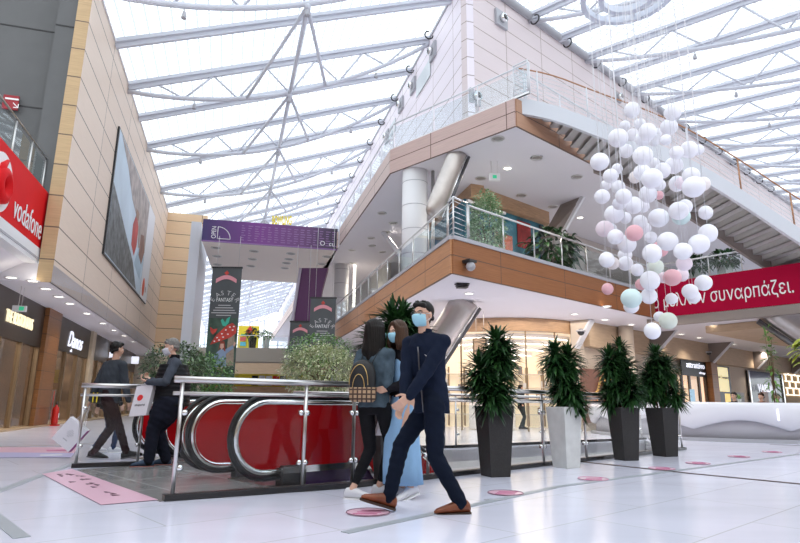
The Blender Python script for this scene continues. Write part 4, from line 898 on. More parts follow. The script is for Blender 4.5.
def banner(x0, x1, y0, y1, Y, label, pic):
    a = atY(x0,y1,Y); b = atY(x1,y0,Y); w = b.x-a.x; h = b.z-a.z; a.x = b.x-w; r_ = thing('hanging_banner', label, 'banner', a)
    mb = MB(); mb.para(a, (w,0,0), (0,.04,0), (0,0,h)); mb.build('fabric', M['slate'], r_); mb = MB(); mb.para(a+V((-.03,-.02,h)), (w+.06,0,0), (0,.08,0), (0,0,.08)); mb.build('top_bar', M['black'], r_)
    f = a+V((0,-.02,0)); ht = w*1.55 if pic else h   # text block height
    zt = h-w*.16; 
    def P(u, v): return f+V((w*u,0,h-w*v))
    mb = MB(); mb.prism([P(.42,.17),P(.5,.08),P(.58,.17),P(.5,.26)], V((0,-.01,0))); mb.build('diamond', M['redp'], r_)
    mb = MB(); mb.rings([[P(u,.52-.14*sin((u-.15)/.7*pi)), P(u,.38-.14*sin((u-.15)/.7*pi)), P(u,.38-.14*sin((u-.15)/.7*pi))+V((0,-.01,0)), P(u,.52-.14*sin((u-.15)/.7*pi))+V((0,-.01,0))] for u in [.15+.7*i/10 for i in range(11)]], smooth=False)
    mb.build('ribbon', M['pinkp'], r_)
    arch_text('EASTER', P(.5,1.33), w*.40, 150, 30, w*.155, None, mat('chalk', (.50,.50,.50), .7), r_, 0)
    text('title', 'FANTASY', P(.5,1.16), (1,0,0), Z, w*.13, M['print_white'], r_, width=w*.56, align='CENTER')
    for j in range(5):
        ww = (.42,.6,.72,.84,.5)[j]; mb = MB(); mb.para(P(.5-ww/2,1.30+j*.085), (w*ww,0,0), (0,-.006,0), (0,0,w*.028)); mb.build('line_of_print', mat('print_grey', (.5,.5,.5), .7), r_)
    if not pic: return r_
    def pl(name, pts, m, d=.012): mb = MB(); mb.prism([P(u, v)+V((0,-d+.012,0)) for u, v in pts], V((0,-.006,0))); return mb.build(name, m, r_)
    forest = mat('forest_print', (.045,.085,.06), .6, var=.6, scale=2)
    pl('forest', [(.01,1.72),(.99,1.72),(.99,h/w-.02),(.01,h/w-.02)], forest, .012)
    pl('trunk', [(.72,2.3),(.92,2.2),(.95,3.3),(.66,3.3)], mat('stalk', (.30,.24,.18), .6, var=.2), .02)
    pl('mushroom_cap', [(.12,2.62),(.3,2.3),(.62,1.98),(.82,1.88),(.96,2.0),(.97,2.22),(.8,2.36),(.45,2.5)], M['redp'], .03)
    for i, (u, v) in enumerate(((.35,2.38),(.5,2.25),(.62,2.12),(.75,2.02),(.85,2.12),(.7,2.26),(.55,2.36),(.88,2.0),(.42,2.46),(.27,2.5))):
        q = P(u,v)+V((0,-.045,0)); mb = MB(); mb.rings([[q+V((cos(k/8*2*pi)*r2_*w*.032,d_,sin(k/8*2*pi)*r2_*w*.022)) for k in range(8)] for r2_, d_ in ((1,.01),(1,0),(.01,0))], smooth=False); mb.build('spot', M['print_white'], r_)
    gb = mat('butterfly_green', (.05,.42,.30), .6)
    pl('green_butterfly', [(.50,1.98),(.42,1.80),(.48,1.74),(.58,1.88),(.62,1.74),(.74,1.66),(.70,1.86),(.60,2.0)], gb, .035)
    pl('red_butterfly', [(.12,2.2),(.08,2.02),(.2,2.1),(.34,2.08),(.28,2.2),(.2,2.28)], M['redp'], .035)
    dress = mat('dress_blue', (.22,.30,.42), .6); skin = mat('skin_print', (.60,.36,.27), .6)
    pl('figure_dress', [(.42,2.82),(.5,2.76),(.62,2.78),(.9,2.62),(.92,2.72),(.68,2.92),(.72,3.35),(.34,3.35),(.44,3.0),(.28,3.1),(.2,3.05)], dress, .035)
    pl('figure_head', [(.48,2.58),(.58,2.58),(.60,2.70),(.53,2.78),(.47,2.70)], skin, .045); pl('figure_hair', [(.44,2.66),(.47,2.5),(.60,2.5),(.64,2.68),(.66,2.84),(.60,2.8),(.58,2.62),(.50,2.6),(.46,2.7),(.42,2.84)], mat('hair_red', (.28,.05,.03), .6), .04)
    pl('figure_hand', [(.90,2.62),(.95,2.5),(.98,2.56),(.94,2.68)], skin, .04); pl('figure_leg', [(.42,3.35),(.5,3.35),(.5,3.5),(.44,3.5)], skin, .03); pl('figure_leg', [(.58,3.35),(.66,3.35),(.64,3.5),(.58,3.5)], skin, .03)
    return r_
banner(203, 242, 268.5, 385, 27.5, 'large grey hanging banner with red mushroom picture, left under the bridge', True)
banner(308.5, 336, 299, 350, 25.5, 'mid-sized grey hanging banner with pink ribbon left of the wood band', False)
banner(288, 311, 322.5, 366, 29, 'small grey hanging banner partly behind the purple panel edge', False)
for o_ in (bpy.data.objects['hanging_banner'], bpy.data.objects['hanging_banner.001'], bpy.data.objects['hanging_banner.002']):
    mb = MB(); q = o_.location; fb = [c for c in o_.children if c.name.startswith('top_bar')][0]; zt = fb.data.vertices[0].co.z+q.z
    zt = max((v.co.z for v in fb.data.vertices))+q.z; xw = max((v.co.x for v in fb.data.vertices))
    for x in (.2, xw-.2): mb.tube([(q.x+x,q.y+.01,zt), (q.x+x,q.y+.01,SZ2 if 'banner' == o_.name[8:] else 8.8)], .01, 5)
    mb.build('hanging_cord', M['steel'], o_)
# ------------------------------------------------------------------ globes on strings + ring
B_ = [(632,110,7),(672.6,112.7,7.2),(669,127,7.4),(624.7,126,4.8),(639.8,124,5.2),(618,138,8.9),(647.5,132,7.7),(632.6,135,6),(642.7,139,7),(654,140,5.6),(666,140,5),(656.6,133,4.6),(626,151,6.3),(642.7,155.8,8.9),(676.4,152.7,6.2),(688.9,149.8,7.4),(698.4,149.8,4.8),(599.6,161.8,8.6),(617,169,5),(610.6,176,7),(653,164,6),(662.5,170.6,7),(673.8,165.4,7.9),(642,172.5,7.6),(635,177.3,5.5,'c'),(652,178.5,9.4),(691,175.6,7.5),(677,183.8,7),(682,183,6,'p'),(693.6,187,9.8),(703,184,6.2,'c'),(606,185,5),(618,187,6.5),(660,185,5),(602,196.7,7.2),(623.5,196.5,7.5),(648,194,7.9),(659,195.3,4.2,'k'),(619.5,203.6,6.4),(633.8,205.3,7.8),(642.7,206.5,6),(614,214.4,8.9),(625.5,218,5.3),(640,222,6.6),(658.5,218,9),(685,206.7,6.4),(678.6,210.8,8.6),(681,216.5,8,'m'),(705.6,212.7,6),(644,228.6,6.2),(604.6,228.9,8.2,'p'),(611.5,228.9,5),(615.5,236.9,7.4),(634.2,233,8,'k'),(626.8,244,8.5),(650.8,237.4,5.6),(667.6,241.4,9),(708,233.4,8),(699,244,9),(682.9,251.3,8),(652,253.4,8.5),(659.6,249.4,7.6,'k'),(624.9,254.8,6.5),(606.7,259.8,7.2),(612.6,263.3,6.2,'c'),(625.4,263.6,7),(637.2,270,5.8),(655.3,266.8,7.4,'g'),(684.2,263.6,7,'p'),(682,274.8,5.9,'p'),(672.2,277.5,8,'k'),(663.4,277.5,5.3,'p'),(650,280.7,8.8),(641.4,284.2,5.6,'k'),(703.4,282.8,7.4),(607.5,289,5.4,'k'),(631.3,298.3,9.5,'m'),(631.3,306.3,7),(649,296,7.2),(671.4,298.8,5.4),(690,291.4,7),(693.5,296.7,6),(659.3,316.7,5),(668,320.8,8,'g'),(652.4,331,7.4)]
def globe(n, c): return mat(n, c, .45, spec=.3, var=.02, scale=3)
G = {'w': globe('globe_white', (.90,.90,.95)), 'p': globe('globe_blush', (.90,.78,.84)), 'k': globe('globe_pink', (.84,.48,.52)), 'c': globe('globe_cream', (.90,.84,.82)), 'm': globe('globe_mint', (.66,.82,.81)), 'g': globe('globe_pale_yellow', (.76,.82,.72))}
CN = {'w':'white','p':'blush white','k':'pink','c':'cream','m':'mint','g':'pale yellow-green'}
rnd = random.Random(11)
YB = 9.7; ring_c = atY(625,2,YB+.15); zring = ring_c.z; M['string'] = mat('white_cord', (.75,.75,.78), .6)
placed = []
special = {0:'topmost of the hanging white globes, upper left',1:'white globe high on the right, just under the roof edge',17:'large white globe at the far left of the cluster, upper part',57:'white globe at the far right of the cluster near the stair foot',84:'lowest white globe of the hanging cluster',76:'large mint-white globe low on the left, near the banner end',83:'pale yellow-green globe beside the lowest white globe',75:'small peach pink globe, leftmost low one, alone on its string',37:'smallest deep pink globe in the upper middle',53:'pink globe left of the middle of the cluster',61:'deep pink globe in the middle of the cluster',70:'pink globe over the red banner\'s top edge',73:'small pink globe left of the big globe over the banner',47:'mint-tinted globe nested behind a white one, right side',67:'pale yellow-green globe in the lower middle',24:'small cream globe half hidden in the upper left',30:'cream globe at the right beside the largest white one',64:'cream globe at the lower left behind a white one',29:'largest white globe, right side of the cluster',50:'blush white globe at the left edge, middle height',74:'white globe at the lower right in front of the red banner',28:'blush white globe right of the upper middle',68:'blush white globe above the pink ones on the right',69:'blush white globe right of the pink globe over the banner',71:'small blush globe left of the pink globe over the banner'}
for i, b_ in enumerate(B_):
    x, y, r = b_[:3]; c = b_[3] if len(b_) > 3 else 'w'
    best = None
    for tr in range(90):
        Y = YB + (7.2-r)*.22 + rnd.uniform(-.75,.75)*(1+tr*.01); p = atY(x, y, Y); rr = r*(p-CAM).length/F*1.0
        pen = 0
        for q, q2_ in placed:
            if (p-q).length < rr+q2_+.003: pen += 10
            if ((p-q).xy.length < (q2_ if q.z > p.z else rr)+.004): pen += 1
        if best is None or pen < best[2]: best = (p, rr, pen)
        if pen == 0: break
    p, rr = best[:2]; placed.append((p, rr))
    cx_ = 0 if x < 633 else 1 if x < 662 else 2; rank = sorted([(q_[1], j) for j, q_ in enumerate(B_) if (0 if q_[0] < 633 else 1 if q_[0] < 662 else 2) == cx_]).index((y, i))
    lab = '%s %s globe, %s from the top in the %s third of the hanging cluster' % ('large' if r > 8 else 'small' if r < 5.7 else 'mid-sized', CN[c], nth(rank), ('left','middle','right')[cx_])
    t_ = thing('hanging_globe', lab, 'globe lamp', p-Z*rr, 'paper globes of the hanging cluster')
    mb = MB(); mb.sphere(p, rr, 20, 14, sc=(1,1,.96 if i % 3 else 1.04)); mb.build('globe', G[c], t_)
    mb = MB(); mb.tube([p+Z*rr*.95, V((p.x,p.y,zring+.05))], .0032, 4); mb.build('string', M['string'], t_)
r_ = thing('ring_canopy', 'two concentric white rings under the roof holding the globe strings', 'ring', V((ring_c.x,YB,zring)))
rc = V((ring_c.x,YB,zring))
ro = abs((atY(668,2,YB)-atY(625,2,YB)).x); 
for rad_ in (1.0*ro, .60*ro):
    mb = MB(); mb.rings([[rc+V((cos(k/40*2*pi)*(rad_+dx),sin(k/40*2*pi)*(rad_+dx),dz)) for dx, dz in ((-.05,0),(.05,0),(.05,.13),(-.05,.13))] for k in range(40)], smooth=False, closed=True); mb.build('ring', mat('ring_paint_%d' % int(rad_*100), (.62,.66,.74), .4), r_)
mb = MB()
for k in range(6): a = k/6*2*pi; mb.tube([rc+V((cos(a)*.6*ro,sin(a)*.6*ro,.1)), rc+V((cos(a)*1.0*ro,sin(a)*1.0*ro,.1))], .02, 6)
for k in range(3): a = k/3*2*pi; mb.tube([rc+V((cos(a)*ro,sin(a)*ro,.1)), rc+Z*3.2], .01, 5)
mb.build('spokes', M['white_rail'], r_)
# ------------------------------------------------------------------ downlights
DLN = {}
def downlight(x, y, z, r, lit, grp, lab, squash=1):
    DLN.setdefault(grp, []).append(x); lab = nth(len(DLN[grp])-1)+' '+lab
    q = onZ(x, y, z); t_ = thing('ceiling_light', lab, 'ceiling light', q-Z*.05, grp)
    mb = MB(); mb.rings([[q+V((cos(k/16*2*pi)*a,sin(k/16*2*pi)*a,b)) for k in range(16)] for a, b in ((r,-.003),(r,-.03),(r*.78,-.03),(r*.72,-.004))], cap=False); mb.build('trim_ring', M['steel'] if not lit else M['white'], t_)
    mb = MB(); mb.disc(q-Z*.012, r*.74, .008, 16); mb.build('lens', M['lamp_white'] if lit else M['lamp_off'], t_)
for x, y in ((11.5,277),(33,280.5),(46,288.3),(59,296.2),(70,303.2),(87,313.2),(103,323),(114,330),(124,335.5),(133,341.5)): downlight(x,y,SZ1,.17,True,'lit downlights in the left soffit','lit downlight from the left in the soffit before the left shops')
for x, y in ((469,293),(574.5,313.7),(606.5,306)): downlight(x,y,SZ1,.15,True,'lit downlights under the lower gallery','lit downlight counted from the left under the lower gallery soffit')
for x, y in ((605,319.3),(631,324.3),(661,334),(681,334),(699,337.5),(713,325),(725.5,319),(734,344.3),(763,351),(775,352.5),(785,355)): downlight(x,y,SZ1,.16,True,'lit downlights over the right walkway','lit downlight from the left in the ceiling over the right-hand shops')
for x, y in ((507.5,168),(580,217.3)): downlight(x,y,SZ2,.17,True,'lit downlights under the upper gallery','lit downlight from the left in the soffit under the upper gallery')
for x, y in ((480.7,178),(498,138.3),(521.5,195),(536.5,157.3),(553,206.5),(577,176.5)): downlight(x,y,SZ2,.2,False,'unlit downlights under the upper gallery','unlit dark downlight from the left in the soffit under the upper gallery')
for x, y in ((352,250),(353,263),(371,238),(372,245.5),(382,213),(382.5,252),(386,232),(393,223)): downlight(x,y,SZ2,.2,False,'unlit downlights along the upper gallery edge','unlit downlight from the left along the receding upper gallery edge')
for x, y in ((216,247.5),(217,256),(217.5,264.5),(251,266),(252.5,259),(254,251),(285,268),(286.5,263),(289,259),(291,253.5),(322,264),(327,256.5)): downlight(x,y,SZ2,.26,False,'unlit downlights under the high bridge','unlit downlight from the left in the underside of the high bridge')
# small ceiling fittings
q = onZ(462,283.5,SZ1); t_ = thing('ceiling_projector', 'black ribbed ceiling fixture under the pointed gallery corner', 'ceiling fixture', q-Z*.12); mb = MB()
for k in range(3): mb.box(q-Z*(.02+k*.045), (.36-.04*k,.20,.025), .2)
mb.build('louvres', M['black'], t_); mb = MB(); mb.tube([q, q-Z*.12], .03, 8); mb.build('stem', M['grey_metal'], t_)
q = onV(467,266,A2+Q2*.1,D2); t_ = thing('security_camera', 'grey security camera on the wood band near the pointed corner', 'camera', q-Z*.1); mb = MB(); mb.sphere(q-Z*.03+Q2*.12, .12, 12, 8); mb.build('dome', M['grey_metal'], t_); mb = MB(); mb.box(q+Z*.10+Q2*.08, (.26,.26,.07), .7); mb.build('bracket', M['black'], t_)
q = onZ(494,161,SZ2); t_ = thing('exit_sign', 'small green exit sign hanging under the upper gallery', 'sign', q-Z*.75); mb = MB(); mb.tube([q-V((.1,0,0)), q-V((.1,0,.45))], .01, 6); mb.tube([q+V((.1,0,0)), q+V((.1,0,-.45))], .01, 6); mb.build('rods', M['steel'], t_)
mb = MB(); mb.box(q-Z*.58, (.36,.12,.24)); mb.build('body', M['white'], t_); mb = MB(); mb.box(q-Z*.58-V((0,.065,0)), (.13,.01,.11)); mb.build('green_face', M['exit_green'], t_)
# ------------------------------------------------------------------ curved white counter
cA = onZ(690,441,0); cB = onZ(800,443.5,0)
ccx = V((cB.x-.2, cB.y+3.2, 0)); R_o = 3.6
R_o = 4.2; cent = onZ(775,443.8,0)+V((1.0,R_o,0))
t_ = thing('curved_counter', 'glossy white curved counter with arched recesses at the right', 'counter', cent-V((0,R_o,0)))
M['gloss_white'] = mat('gloss_white_lacquer', (.80,.80,.84), .18); M['matt_grey'] = mat('light_grey_panel', (.50,.49,.53), .5)
zt = 1.03
R = []
n = 200
def arch(a): return .30+.26*abs(sin((a+radians(96))*5.45))**1.1
for i in range(n+1):
    a = -pi*1.08+ (pi*1.16)*i/n; e = V((cos(a),sin(a),0)); za = arch(a)
    R.append([cent+e*(R_o-.42)+Z*zt, cent+e*(R_o-.02)+Z*zt, cent+e*(R_o+.05)+Z*(zt-.06), cent+e*(R_o+.03)+Z*(za+(zt-za)*.55), cent+e*(R_o-.05)+Z*(za+.05), cent+e*(R_o-.16)+Z*za, cent+e*(R_o-.42)+Z*za])
mb = MB(); mb.rings(R); o_ = mb.build('arched_shell', M['gloss_white'], t_)
R = [[cent+V((cos(a),sin(a),0))*r0_+Z*z_ for r0_, z_ in ((R_o-.35,.09),(R_o-.20,.09),(R_o-.30,.72),(R_o-.38,.72))] for a in [-pi*1.08+(pi*1.16)*i/n for i in range(n+1)]]
mb = MB(); mb.rings(R); mb.build('recessed_panel', M['matt_grey'], t_)
R = [[cent+V((cos(a),sin(a),0))*r0_+Z*z_ for r0_, z_ in ((R_o-.35,.0),(R_o-.04,.0),(R_o-.04,.09),(R_o-.35,.09))] for a in [-pi*1.08+(pi*1.16)*i/n for i in range(n+1)]]
mb = MB(); mb.rings(R, smooth=False); mb.build('plinth', M['grey_metal'], t_)
mb = MB(); a = radians(-101); e = V((cos(a),sin(a),0)); mb.box(cent+e*(R_o+.06)+Z*.72, (.04,.02,.30), a+pi/2); mb.build('light_slot', emat('slot_glow', (.85,.85,1), .95), t_)
# ------------------------------------------------------------------ escalators
M['esc_red'] = mat('red_balustrade_panel', (.36,.003,.006), .25, var=.08, scale=1.5, spec=.25)
M['esc_purple'] = mat('purple_side_cladding', (.045,.02,.075), .25)
M['comb'] = mat('ribbed_tread', (.20,.20,.20), .35, .6)
AI = 1.9; SLOPE = .70
def top(a): return 0 if a < AI else -(a-AI)*SLOPE if a > AI+.3 else -((a-AI)**2)/.6*SLOPE*.5
def bal_side(b, root, near, alen=8.5):
    r = .425; zc = .525; zt = zc+r
    def path(rr, bottom=True):
        p = []
        if bottom: p.append((.78, zc-rr))
        for i in range(17): a = -pi/2-pi*i/16; p.append((.43+cos(a)*rr, zc+sin(a)*rr))
        a = .8
        while a < alen: p.append((a, zc+rr+top(a))); a += .35
        return p
    mb = MB(); mb.tube([E(a,b,z) for a, z in path(r)], .030, 10); mb.build('handrail', M['rubber'], root)
    mb = MB(); mb.tube([E(a,b,z) for a, z in path(r-.060)], .036, 8); mb.build('rim', M['chrome'], root)
    # glazed red panel
    up = [(a, z) for a, z in path(r-.075, False)]; lo = []
    a = alen-.2
    while a > .5: lo.append((a, max(-9, .20+top(a+.35)))); a -= .35
    pts = up+[(q[0], q[1]) for q in lo]
    bm = bmesh.new(); vs = [bm.verts.new(E(a,b-.008,z)) for a, z in pts]; es = [bm.edges.new((vs[i], vs[(i+1)%len(vs)])) for i in range(len(vs))]
    bmesh.ops.triangle_fill(bm, use_beauty=True, edges=es); r_ = bmesh.ops.extrude_face_region(bm, geom=bm.faces[:])
    for e in r_['geom']:
        if isinstance(e, bmesh.types.BMVert): e.co += ESF*.016
    bmesh.ops.recalc_face_normals(bm, faces=bm.faces[:]); me = bpy.data.meshes.new('panel'); bm.to_mesh(me); bm.free(); me.materials.append(M['esc_red']); link('red_panel', me, root)
    # deck strip and skirt
    al = [.62+i*.3 for i in range(int((alen-.8)/.3))]
    mb = MB(); mb.rings([[E(a,b+dx,.20+top(a+.3)+dz) for dx, dz in ((-.07,-.06),(-.07,.01),(.07,.01),(.07,-.06))] for a in al], smooth=False); mb.build('deck_strip', M['chrome'], root)
    mb = MB(); mb.rings([[E(a,b+dx,.17+top(a+.3)+dz) for dx, dz in ((-.05,-.42 if a > 1.5 else -.165),(-.05,0),(.05,0),(.05,-.42 if a > 1.5 else -.165))] for a in al if a > (.9)], smooth=False); mb.build('side_cladding', M['esc_purple'], root)
    mb = MB(); mb.prism([E(.62,b-.07,0), E(.92,b-.07,0), E(.92,b+.07,0), E(.62,b+.07,0)], Z*.17); mb.prism([E(.62,b-.07,.17), E(.86,b-.07,.17), E(.80,b+.07,.17), E(.62,b+.07,.17)], Z*.05); mb.build('newel_boot', M['black'], root)
def escalator(b0, b1, label):
    root = thing('escalator', label, 'escalator', E(.8,(b0+b1)/2,0))
    bal_side(b0, root, True); bal_side(b1, root, False)
    mb = MB(); mb.para(E(.5,b0+.08,.006), ESC*.9, ESF*(b1-b0-.16), Z*.012); mb.build('comb_plate', M['steel'], root)
    for i in range(18):
        a = 1.4+i*.38; z = top(a+.1)-.0; mb = MB(); mb.para(E(a,b0+.1,z-.02), ESC*.39, ESF*(b1-b0-.2), Z*.02); mb.para(E(a+.37,b0+.1,z-.27), ESC*.02, ESF*(b1-b0-.2), Z*.25); mb.build('step', M['comb'], root)
    mb = MB(); mb.rings([[E(a,b0+.1+dx,top(a)-.35+dz) for dx, dz in ((0,-.5),(0,0),(b1-b0-.2,0),(b1-b0-.2,-.5))] for a in (1.6,2,2.5,3,4,5,6,7,8)], smooth=False); mb.build('truss_casing', M['esc_purple'], root)
escalator(0, .98, 'nearer escalator with red side panels, going down behind the front glass rail')
_r = bpy.data.objects['escalator']
for rr_, mm_, wd_, nm_ in ((.425,'rubber',.028,'handrail'),(.37,'chrome',.026,'rim')):
    pa = [(.43+cos(-pi/2-pi*i/16)*rr_, .525+sin(-pi/2-pi*i/16)*rr_) for i in range(17)]+[(a_/10, .525+rr_+top(a_/10)) for a_ in range(8, 60, 4)]
    mb = MB(); mb.tube([E(a, 1.22, z) for a, z in pa], wd_, 8); mb.build(nm_, M[mm_], _r)
E_old = E
def E(a, b, z=0): return E_old(a+.5, b, z)
escalator(2.95, 3.95, 'farther escalator with red side panels, beside the older man in the black vest')
E = E_old
# ------------------------------------------------------------------ ground rails
M['rail_glass'] = glass_mat('rail_glass', (.95,.97,.97), .06)
def ground_rail(pts, label, posts, clamps=True):
    root = thing('glass_railing', label, 'railing', pts[0]); pts = [V(p) for p in pts]
    up = 1.09
    mb = MB(); mb.tube([p+Z*up for p in pts], .032, 12); mb.build('handrail', M['steel'], root)
    mb = MB(); mb.tube([p+Z*(up-.13) for p in pts], .018, 10); mb.build('mid_rail', M['steel'], root)
    for a, b in zip(pts, pts[1:]):
        mb = MB(); mb.bar(a+Z*.028, b+Z*.028, .12, .05); mb.build('base_channel', M['base_black'], root)
        mb = MB(); mb.bar(a+Z*.054, b+Z*.054, .06, .01); mb.build('base_trim', M['steel_dark'], root)
    for p in posts:
        p = V(p); mb = MB(); mb.tube([p+Z*.05, p+Z*up], .02, 10); o_ = mb.build('post', M['steel'], root)
    for a, b in zip(posts, posts[1:]):
        a, b = V(a), V(b); d = b-a; n = V((-d.y,d.x,0)).normalized(); mb = MB(); mb.para(a+d*.03+Z*.09, d*.94, n*.012, Z*(up-.30)); mb.build('glass_panel', M['rail_glass'], root)
        if clamps:
            for q in (a+d*.035, a+d*.965):
                for z in (.28,.78): mb = MB(); mb.tube([q+Z*z-n*.02, q+Z*z+n*.035], .028, 10); mb.build('clamp', M['chrome'], root)
    return root
M['base_black'] = mat('base_black_gloss', (.03,.03,.032), .15, .3)
def seg(a, b, ts): return [a+(b-a)*t for t in ts]
RE = onZ(684,449.8,0)
posts1 = [R0+(R1-R0)*.02, onZ(306,490.6,0)*1.0, R1]
ground_rail([R0, R1], 'front glass railing with steel handrail before the nearer escalator', seg(R0, R1, (.04,.70,1)))
ground_rail([R1, RE], 'long glass railing behind the four potted plants, along the opening', seg(R1, RE, (.0,.13,.27,.41,.55,.69,.83,.99)))
L0, L1 = onZ(71,468,0), onZ(139,465.5,0)
ground_rail([L0, L1], 'short glass railing at the left in front of the man in the grey sweater', seg(L0, L1, (.06,.97)))
def inset(p, a, b, k): d = (b-a).normalized(); n = V((-d.y,d.x,0)); return p+n*k
FA, FB, FC = F2+V((.1,.25,0)), F1+V((0,.25,0)), FX_+V((0,.3,0))
ground_rail([FA, FB], 'far glass railing across the opening, before the curved shop', seg(FA, FB, (.02,.2,.4,.6,.8,.98)))
ground_rail([FB, FC+(FB-FC)*.06], 'far glass railing behind the escalators', seg(FB, FC, (.04,.48,.92)))
# ------------------------------------------------------------------ planters and plants
M['pot_dark'] = mat('charcoal_speckled_planter', (.028,.026,.026), .8, var=.35, scale=90, bump=.2, bscale=120); M['pot_white'] = mat('whitewashed_planter', (.60,.61,.60), .65, var=.08, scale=7, bump=.1)
M['soil'] = mat('soil', (.04,.028,.02), .9); M['cane'] = mat('brown_cane', (.14,.09,.05), .8)
def leaf_mat(n, c1, c2, c3=None):
    m, t, b = nt(n); N = t.nodes.new; b.inputs['Roughness'].default_value = .38
    o = N('ShaderNodeNewGeometry'); r = N('ShaderNodeValToRGB'); e = r.color_ramp.elements; e[0].color = (*c1,1); e[1].color = (*c2,1)
    if c3: x = e.new(.5); x.color = (*c3,1)
    lk(t, o.outputs['Random Per Island'], r.inputs[0]); lk(t, r.outputs[0], b.inputs['Base Color']); return m
M['leaf'] = leaf_mat('dracaena_leaf', (.010,.040,.012), (.035,.11,.025), (.016,.060,.016)); M['leaf_var'] = leaf_mat('variegated_leaf', (.20,.30,.10), (.72,.72,.50), (.50,.54,.30)); M['leaf_olive'] = leaf_mat('olive_leaf', (.06,.12,.05), (.22,.30,.16), (.11,.19,.09)); M['leaf_bright'] = leaf_mat('bright_leaf', (.05,.16,.03), (.20,.38,.08)); M['leaf_pale'] = leaf_mat('pale_leaf', (.15,.28,.14), (.60,.68,.50), (.3,.45,.25))
def blade(mb, p, d, ln, w, droop, rnd, seg_=4):
    side = d.cross(Z); side = side.normalized() if side.length > .05 else V((1,0,0)); vs = []
    for i in range(seg_+1):
        t = i/seg_; c = p+d*ln*t-Z*droop*ln*t*t; ww = w*(sin(pi*min(1,.12+t*.88))**.7)*(1 if i < seg_ else .1)
        up = Z*.18*ww; vs += [c-side*ww/2+up, c, c+side*ww/2+up]
    fs = []
    for i in range(seg_): k = i*3; fs += [(k,k+1,k+4,k+3),(k+1,k+2,k+5,k+4)]
    mb.add(vs, fs, 0, True)
def pot(root, base, w, h, rz, m):
    mb = MB(); prof = [(w*.36,0),(w*.37,.01),(w*.5,h-.01),(w*.495,h),(w*.44,h),(w*.43,h-.06)]; R = []
    for r_, z in prof: R.append([V(base)+V((cos(rz+pi/4+k*pi/2)*r_*1.414, sin(rz+pi/4+k*pi/2)*r_*1.414, z)) for k in range(4)])
    mb.rings(R, smooth=False); mb.build('pot', M[m], root)
    mb = MB(); mb.prism([V(base)+V((cos(rz+pi/4+k*pi/2)*w*.43*1.414, sin(rz+pi/4+k*pi/2)*w*.43*1.414, h-.07)) for k in range(4)], Z*.02); mb.build('soil', M['soil'], root)
def dracaena(base, label, seed, w=.50, h=.87, potm='pot_dark', clusters=None, ph=1.12, rz=.35, grp=None):
    rnd = random.Random(seed); base = V(base); root = thing('potted_plant', label, 'potted plant', base, grp)
    pot(root, base, w, h, rz, potm)
    canes = MB(); lv = MB()
    tops = clusters or [(-.05,0,ph-.2,.30),(-.14,.05,ph*.45,.27),(.15,-.05,ph*.5,.27),(.05,.12,ph*.62,.27),(0,-.12,ph*.3,.25)]
    for (x, y, z, r) in tops:
        t_ = base+V((x,y,h+z)); b_ = base+V((x*.35,y*.35,h-.05)); canes.tube([b_, b_.lerp(t_,.5)+V((x*.1,0,0)), t_], [.018,.015,.01], 7)
        for k in range(int(300*r/.28)):
            zz = rnd.uniform(-.20,.08); a = rnd.uniform(0,2*pi); el = rnd.uniform(-.5,1.35) if zz > -.03 else rnd.uniform(-.9,.6)
            d = V((cos(a)*cos(el), sin(a)*cos(el), sin(el))); blade(lv, t_+Z*zz+d*.02, d, r*rnd.uniform(.85,1.2), rnd.uniform(.030,.048), rnd.uniform(.05,.40), rnd)
    canes.build('canes', M['cane'], root); lv.build('foliage', M['leaf'], root); return root
dracaena(onZ(495.5,476,0), 'potted dracaena in a dark planter, nearest of the row right of the man', 1, .375, clusters=[(.06,0,.80,.29),(.16,.1,.66,.26),(-.17,.0,.46,.28),(-.04,-.1,.24,.28),(.12,.02,.28,.24)])
dracaena(onZ(566.5,467.5,0), 'potted dracaena in the only white planter', 2, .37, potm='pot_white', clusters=[(-.10,0,.76,.27),(.12,.05,.72,.27),(.02,.0,.48,.27),(.12,-.05,.26,.25),(.0,.1,.28,.24),(.22,0,.12,.20)], rz=.55)
dracaena(onZ(626.5,460,0), 'potted dracaena in a dark planter between the white planter and the rightmost one', 3, .38, clusters=[(.02,0,1.00,.20),(-.18,0,.80,.27),(.10,.05,.68,.28),(-.08,0,.48,.30),(.12,-.1,.32,.26),(-.18,.05,.24,.25)], rz=.30)
dracaena(onZ(665.5,456,0), 'potted dracaena in a dark planter, rightmost of the row', 4, .41, clusters=[(-.02,0,.94,.27),(.16,0,.74,.28),(-.14,.05,.60,.28),(.28,0,.32,.26),(-.24,.05,.36,.27),(.05,.1,.40,.27)], rz=.42)
dracaena(onZ(388,485,0)+V((.05,.1,0)), 'potted dracaena behind the two women, its planter mostly hidden', 5, .46, h=.9, clusters=[(-.02,0,.92,.30),(.22,.05,.80,.30),(-.20,0,.70,.30),(.32,-.02,.55,.28),(-.05,.1,.5,.30),(.1,0,.95,.28)], rz=.3)
